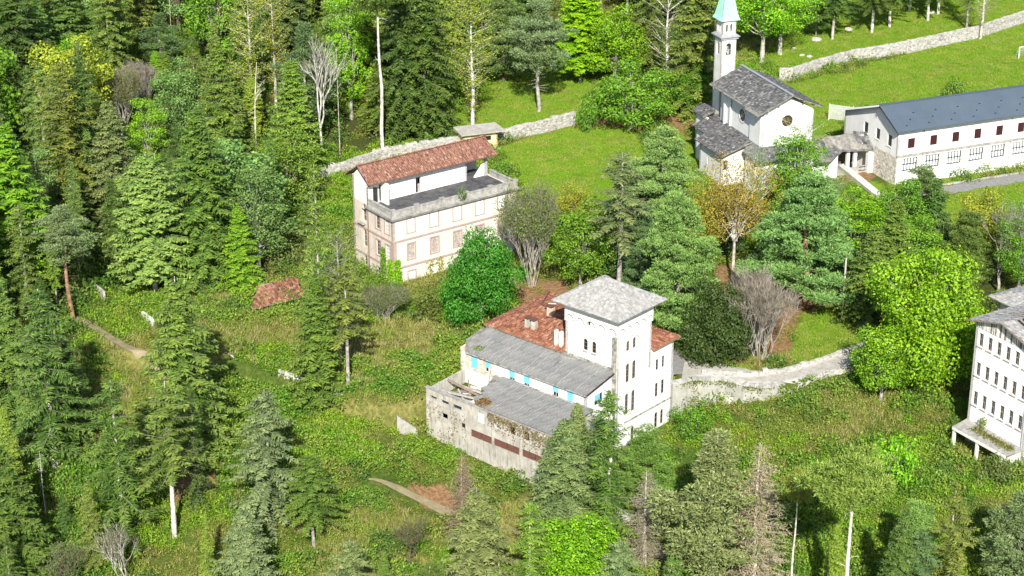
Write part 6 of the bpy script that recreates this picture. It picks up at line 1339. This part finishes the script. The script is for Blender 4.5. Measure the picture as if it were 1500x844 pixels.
# ---- ivy and plants on the buildings
def leaf_patch(name, label, cat, parentless_loc, rotz, pts_fn, n, size, col, seed, wall_axis='x'):
    rs = np.random.RandomState(seed); A = Arr(); P = pts_fn(rs, n); k = len(P); dd = nrm(rs.normal(0, 1, (k, 3))-UPV*.5); sv = nrm(np.cross(dd, rsph(rs, k)))
    A.kites(P, dd, sv, rs.uniform(.6, 1.3, k)*size, rs.uniform(.6, 1.1, k)*size*.8, np.clip(rs.normal(.5, .18, k), 0, 1)); me = A.mesh(name); me.materials.append(M['leaf'])
    o = bpy.data.objects.new(name, me); COL.objects.link(o); o.location = parentless_loc; o.rotation_euler = (0, 0, rotz); o.color = (*col, 1); return tag(o, label, cat)
vl = tuple(villa.location); vr = villa.rotation_euler[2]
def ivy_col(y0, y1, z0, z1, x=-.12): 
    def f(rs, n):
        z = rs.uniform(z0, z1, n); y = (y0+y1)/2+(y1-y0)/2*rs.uniform(-1, 1, n)*(1-.65*((z-z0)/(z1-z0))**1.5); return np.stack([x-np.abs(rs.normal(0, .14, n)), y, z], 1)
    return f
leaf_patch('ivy', 'bright green ivy column climbing the left face of the villa near its corner', 'ivy', vl, vr, ivy_col(1.4, 3.2, -1, 4.9), 900, .26, C_['green'], 1)
def ivy_corner(rs, n):
    z = rs.uniform(-1.2, 3.6, n); t = rs.uniform(-1, 1, n)*(1.3-.12*z); x = np.where(t > 0, t, -.12-np.abs(rs.normal(0, .12, n))); y = np.where(t > 0, -.12-np.abs(rs.normal(0, .12, n)), -t); return np.stack([x, y, z], 1)
leaf_patch('ivy', 'bright green ivy wrapping the front corner of the villa', 'ivy', vl, vr, ivy_corner, 2000, .28, C_['bright'], 2)
def ivy_front(rs, n):
    z = rs.uniform(-1.2, 2.5, n); x = 6.0+rs.normal(0, .35, n)+np.where(rs.rand(n) < .5, 0, 1.9)*rs.uniform(.8, 1, n); return np.stack([x, -.15-np.abs(rs.normal(0, .12, n)), z], 1)
leaf_patch('ivy', 'yellowish ivy around the second ground floor window of the villa', 'ivy', vl, vr, ivy_front, 420, .24, C_['yellow'], 3)
def blob(c, r, h):
    def f(rs, n): d = rsph(rs, n)*rs.uniform(.2, 1, (n, 1))**.5; return np.array(c)+d*np.array([r, r, h])
    return f
leaf_patch('wild_shrub', 'small green shrub growing out of the villa roof parapet', 'plant', vl, vr, blob((11.6, -.15, 10.9), .75, 1.1), 260, .24, C_['spruce'], 4)
tl = tuple(tw.location); trz = tw.rotation_euler[2]
leaf_patch('moss_clump', 'rusty brown plant clump at the edge of the low annex roof', 'plant', tl, trz, blob((-11.6, 11.0, 5.45), 1.0, .45), 420, .22, (.20, .12, .04), 5)
def creeper(rs, n):
    v = rs.uniform(-1, 9.5, n); z = 5.1-np.abs(rs.normal(0, 1.2, n))*(1.2-v*.06); return np.stack([-12.6-np.abs(rs.normal(0, .12, n)), v, z], 1)
leaf_patch('creeper', 'dry brownish creeper hanging over the right part of the annex wall', 'creeper', tl, trz, creeper, 1300, .22, (.17, .14, .08), 6)
def creeper2(rs, n):
    v = rs.uniform(13, 19.6, n); z = rs.uniform(-3.5, 3.2, n)+rs.normal(0, .3, n); m = np.sin(v*3)+np.sin(v*1.3+z*.8)+rs.normal(0, .7, n) > .3; return np.stack([-12.6-np.abs(rs.normal(0, .08, n)), v, z], 1)[m]
leaf_patch('creeper', 'grey leafless creeper covering the left part of the annex wall', 'creeper', tl, trz, creeper2, 1100, .2, (.22, .19, .13), 7)
leaf_patch('moss_clump', 'small green moss clump on the upper grey roof above the brick wall', 'plant', tl, trz, blob((-4.4, 18.2, 8.0), .8, .22), 160, .2, C_['light'], 8)
rl = tuple(rb.location); rrz = rb.rotation_euler[2]
def cano(rs, n): return np.stack([-1.0-np.abs(rs.normal(0, .5, n)), rs.uniform(-9.2, -2.6, n), .08+np.abs(rs.normal(0, .16, n))], 1)
leaf_patch('weeds', 'dry weeds growing along the top of the broken canopy', 'plant', rl, rrz, cano, 900, .24, (.14, .15, .05), 9)
leaf_patch('wild_shrub', 'little shrub standing on the canopy of the derelict block', 'plant', rl, rrz, blob((-.7, -3.3, .9), .5, .9), 140, .26, C_['olive'], 10)

def rwall(rs, n):
    x = rs.uniform(20.5, 34.5, n); y = np.interp(x, [20.15, 21.4, 22.7, 25, 26.8, 29, 31.5, 34.3], [224.7, 225.2, 225.9, 225.95, 225.9, 224.4, 223.8, 224.8])-.1-np.abs(rs.normal(0, .12, n)); k = np.sin(x*1.7)+np.sin(x*4.1+1)*.6
    z = np.where(rs.rand(n) < .35, .2-np.abs(rs.normal(0, .35, n)), -3.6+np.abs(rs.normal(0, .8, n))*(1.2+.5*k)); m = (k+rs.normal(0, .8, n) > -.1); return np.stack([x, y, z], 1)[m]
leaf_patch('creeper', 'patchy green creeper hanging over the cracked retaining wall', 'creeper', (0, 0, 0), 0, rwall, 3200, .24, (.12, .17, .04), 12)

# ---- undergrowth: clumps instanced over the ground by geometry nodes (nobody could count them)
def clump_mesh(seed, r, h, n, size, blade=False, w=.7):
    rs = np.random.RandomState(seed); A = Arr(); d = rsph(rs, n); d[:, 2] = np.abs(d[:, 2]); q = rs.uniform(.3, 1, n)**.5
    if blade:
        P = np.stack([rs.uniform(-r, r, n), rs.uniform(-r, r, n), np.zeros(n)], 1); dd = nrm(UPV*1.0+rs.normal(0, .38, (n, 3))); A.kites(P, dd, nrm(np.cross(dd, rsph(rs, n))), rs.uniform(.6, 1.3, n)*h, np.full(n, size), np.clip(rs.normal(.5, .2, n), 0, 1))
    else:
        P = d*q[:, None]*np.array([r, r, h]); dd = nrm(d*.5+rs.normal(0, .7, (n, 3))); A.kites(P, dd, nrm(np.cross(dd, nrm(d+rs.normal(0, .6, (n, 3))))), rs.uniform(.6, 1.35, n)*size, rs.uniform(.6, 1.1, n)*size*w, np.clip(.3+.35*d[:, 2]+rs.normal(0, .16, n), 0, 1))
    return A.mesh('clump')
def under_mat(name, c1, c2, c3, scale=.12):
    m, n, l, p = mat_base(name); oi = N(n, 'ShaderNodeObjectInfo'); a_ = N(n, 'ShaderNodeAttribute', attribute_name='tint'); tcx = N(n, 'ShaderNodeNewGeometry')
    nz = N(n, 'ShaderNodeTexNoise'); nz.inputs['Scale'].default_value = scale; nz.inputs['Detail'].default_value = 4; nz.inputs['Roughness'].default_value = .6; l.new(tcx.outputs['Position'], nz.inputs['Vector'])
    r = N(n, 'ShaderNodeMapRange'); r.inputs[1].default_value = .40; r.inputs[2].default_value = .60; l.new(nz.outputs[0], r.inputs[0])
    m1 = N(n, 'ShaderNodeMix', data_type='RGBA'); l.new(r.outputs[0], m1.inputs[0]); m1.inputs[6].default_value = (*c1, 1); m1.inputs[7].default_value = (*c2, 1)
    r2 = N(n, 'ShaderNodeMapRange'); r2.inputs[1].default_value = .55; r2.inputs[2].default_value = 1; l.new(oi.outputs['Random'], r2.inputs[0])
    m2 = N(n, 'ShaderNodeMix', data_type='RGBA'); l.new(r2.outputs[0], m2.inputs[0]); l.new(m1.outputs[2], m2.inputs[6]); m2.inputs[7].default_value = (*c3, 1)
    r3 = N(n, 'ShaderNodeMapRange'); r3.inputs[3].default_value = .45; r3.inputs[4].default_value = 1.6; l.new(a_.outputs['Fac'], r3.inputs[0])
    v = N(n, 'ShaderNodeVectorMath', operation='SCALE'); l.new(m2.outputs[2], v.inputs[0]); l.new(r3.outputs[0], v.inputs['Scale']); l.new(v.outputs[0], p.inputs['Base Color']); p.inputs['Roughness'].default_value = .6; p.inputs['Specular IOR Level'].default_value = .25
    t_ = N(n, 'ShaderNodeBsdfTranslucent'); l.new(v.outputs[0], t_.inputs[0]); mx = N(n, 'ShaderNodeMixShader'); mx.inputs[0].default_value = .28; l.new(p.outputs[0], mx.inputs[1]); l.new(t_.outputs[0], mx.inputs[2]); l.new(mx.outputs[0], n['Material Output'].inputs[0]); return m
def scatter(name, label, P, mesh, mat, smin, smax, seed=0):
    me = bpy.data.meshes.new(name); P = np.asarray(P, np.float32); me.vertices.add(len(P)); me.vertices.foreach_set('co', P.ravel()); me.materials.append(mat)
    mesh.materials.clear(); mesh.materials.append(mat); src = bpy.data.objects.new(name+'_source', mesh)
    o = bpy.data.objects.new(name, me); COL.objects.link(o); ng = bpy.data.node_groups.new(name, 'GeometryNodeTree'); ng.interface.new_socket('Geometry', in_out='INPUT', socket_type='NodeSocketGeometry'); ng.interface.new_socket('Geometry', in_out='OUTPUT', socket_type='NodeSocketGeometry')
    nn = ng.nodes; gi = nn.new('NodeGroupInput'); go = nn.new('NodeGroupOutput'); ip = nn.new('GeometryNodeInstanceOnPoints'); oi = nn.new('GeometryNodeObjectInfo'); oi.inputs['Object'].default_value = src; oi.inputs['As Instance'].default_value = True
    rv = nn.new('FunctionNodeRandomValue'); rv.data_type = 'FLOAT_VECTOR'; rv.inputs[0].default_value = (-.12, -.12, 0); rv.inputs[1].default_value = (.12, .12, 6.283); rv.inputs['Seed'].default_value = seed
    rsn = nn.new('FunctionNodeRandomValue'); rsn.data_type = 'FLOAT'; rsn.inputs[2].default_value = smin; rsn.inputs[3].default_value = smax; rsn.inputs['Seed'].default_value = seed+5
    L_ = ng.links; L_.new(gi.outputs[0], ip.inputs['Points']); L_.new(oi.outputs['Geometry'], ip.inputs['Instance']); L_.new(rv.outputs[0], ip.inputs['Rotation']); L_.new(rsn.outputs[1], ip.inputs['Scale']); L_.new(ip.outputs[0], go.inputs[0])
    md = o.modifiers.new('scatter', 'NODES'); md.node_group = ng; return tag(o, label, 'undergrowth', kind='stuff')
rs = np.random.RandomState(5)
n_ = 150000; gxr = rs.uniform(-135, 135, n_); gyr = rs.uniform(150, 430, n_)
P = np.stack([gxr, gyr, H(gxr, gyr)], 1); v = P-CAM; px = 750+FPX*v[:, 0]/(v@FW); py = 422-FPX*(v@UP)/(v@FW)
vis = (px > -60) & (px < 1560) & (py > -60) & (py < 930); P = P[vis]; zmk = zone_masks(P[:, 0], P[:, 1])
def loc_poly(o, pts):
    c, s = math.cos(o.rotation_euler[2]), math.sin(o.rotation_euler[2]); return [(o.location[0]+u*c-v_*s, o.location[1]+u*s+v_*c) for u, v_ in pts]
BLOCK = [loc_poly(villa, [(-.6, -.5), (21.8, -.5), (21.8, 10.8), (-.6, 10.8)]), loc_poly(tw, [(-12.9, -1.3), (0, -1.3), (0, -.3), (11.8, -.3), (11.8, 20.8), (-12.9, 20.8)]), loc_poly(ch, [(-.4, -9), (3, -14), (15, -14), (15, 11), (-.4, 6)]), loc_poly(lb, [(-12, -.5), (62, -.5), (62, 17), (-12, 16)]), loc_poly(lb, [(-2, -6.8), (62, -6.8), (62, -2.6), (-2, -2.6)]), loc_poly(rb, [(-.3, .3), (26, .3), (26, -10), (-.3, -10)]), loc_poly(lb, [(-6.6, -6.5), (-2, -6.5), (-1.5, 12), (-6.6, 12)])]
ok = np.ones(len(P), bool)
for b in BLOCK: ok &= ~inpoly(P[:, :2], b)
def near(path, w):
    m = np.zeros(len(P), bool)
    for a, b in zip(path[:-1], path[1:]):
        a = np.array(a); b = np.array(b); t = np.clip(((P[:, :2]-a)@(b-a))/((b-a)@(b-a)), 0, 1); m |= np.linalg.norm(P[:, :2]-(a+t[:, None]*(b-a)), axis=1) < w
    return m
for path, w in (([(21.8, 229.3), (25, 228.8), (29, 227.4), (32, 226.6), (35, 227.4), (39, 229.4), (43.5, 232.2), (50, 239)], 2.3), ([(14, 243), (18, 237), (21, 231), (21.6, 228)], 2.6), ([(20.5, 222.5), (22.7, 223.4), (27, 223.6), (29, 222.6)], .05), ([P2(*q) for q in [(330, 540), (388, 560), (408, 570), (462, 588), (502, 602)]], .6), ([P2(*q) for q in [(130,475),(185,510),(225,540),(262,568)]], 1.1), ([P2(*q) for q in [(545,706),(585,720),(625,737),(650,749)]], 1.9)): ok &= ~near(path, w)
P = P[ok]; zmk = {k: q[ok] for k, q in zmk.items()}; nz = smooth_noise(P[:, 0]*1.5, P[:, 1]*1.5, 21); nz2 = smooth_noise(P[:, 0]*3, P[:, 1]*3, 22); r_ = rs.rand(len(P))
low = ~zmk['grass']; dryz = zmk['dry'] & low; lit = zmk['litter'] & low; other = low & ~dryz & ~lit; fz = zmk['forest']
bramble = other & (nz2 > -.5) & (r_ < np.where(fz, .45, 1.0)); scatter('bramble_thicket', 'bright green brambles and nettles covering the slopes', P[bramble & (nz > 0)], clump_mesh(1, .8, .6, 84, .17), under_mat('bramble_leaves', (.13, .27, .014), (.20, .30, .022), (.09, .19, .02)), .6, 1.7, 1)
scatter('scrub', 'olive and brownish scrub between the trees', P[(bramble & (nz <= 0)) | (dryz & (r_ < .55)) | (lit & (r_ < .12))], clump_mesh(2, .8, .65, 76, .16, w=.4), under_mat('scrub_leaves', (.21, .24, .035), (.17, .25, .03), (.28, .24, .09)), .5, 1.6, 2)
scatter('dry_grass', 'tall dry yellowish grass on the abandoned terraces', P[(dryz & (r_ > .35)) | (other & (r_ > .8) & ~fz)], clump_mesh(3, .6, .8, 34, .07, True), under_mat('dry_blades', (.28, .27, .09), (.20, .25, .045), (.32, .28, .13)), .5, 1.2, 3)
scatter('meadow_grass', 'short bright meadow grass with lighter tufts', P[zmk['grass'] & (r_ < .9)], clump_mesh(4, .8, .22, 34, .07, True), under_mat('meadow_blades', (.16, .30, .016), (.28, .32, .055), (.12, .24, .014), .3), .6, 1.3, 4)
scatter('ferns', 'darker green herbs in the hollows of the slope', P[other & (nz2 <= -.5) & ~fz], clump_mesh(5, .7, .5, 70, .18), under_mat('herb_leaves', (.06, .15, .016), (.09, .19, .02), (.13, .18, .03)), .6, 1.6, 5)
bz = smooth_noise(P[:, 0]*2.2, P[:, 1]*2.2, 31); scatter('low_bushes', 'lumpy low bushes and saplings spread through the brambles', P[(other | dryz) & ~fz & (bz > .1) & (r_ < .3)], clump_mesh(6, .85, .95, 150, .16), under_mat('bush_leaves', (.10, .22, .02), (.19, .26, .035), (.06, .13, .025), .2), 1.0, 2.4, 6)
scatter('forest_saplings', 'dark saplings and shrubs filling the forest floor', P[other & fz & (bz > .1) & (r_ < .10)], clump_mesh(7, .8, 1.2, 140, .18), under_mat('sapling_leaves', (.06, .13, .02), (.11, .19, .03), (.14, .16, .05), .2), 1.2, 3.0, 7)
# scattered rocks on the bank behind the church
for i, (x, y) in enumerate([(1163, 72), (1175, 82), (1186, 84), (1196, 60), (1365, 20), (1243, 45)]):
    a = at(x, y); rr_ = random.Random(i); k = MB(); bm_pts = []
    n1_, n2_ = 7, 4
    for j in range(n2_+1):
        for q in range(n1_):
            ph = math.pi*(j/n2_); th = 2*math.pi*q/n1_; r0 = rr_.uniform(.75, 1.15); bm_pts.append((math.sin(ph)*math.cos(th)*r0*1.1, math.sin(ph)*math.sin(th)*r0*.9, math.cos(ph)*r0*.6+.2))
    k.v = bm_pts; k.f = [(j*n1_+q, j*n1_+(q+1) % n1_, (j+1)*n1_+(q+1) % n1_, (j+1)*n1_+q) for j in range(n2_) for q in range(n1_)]
    o = k.build('rock', M['rock'], None, a); o.scale = (rr_.uniform(.5, 1.0),)*3; tag(o, ['pale rock lowest of the little rock group behind the church', 'pale rock nearest the field wall start', 'pale rock at the right of the rock group behind the church', 'pale rock uphill of the others behind the church', 'light rock beside the white trunks on the bank', 'small pale rock under the dark conifer on the bank'][i], 'rock')
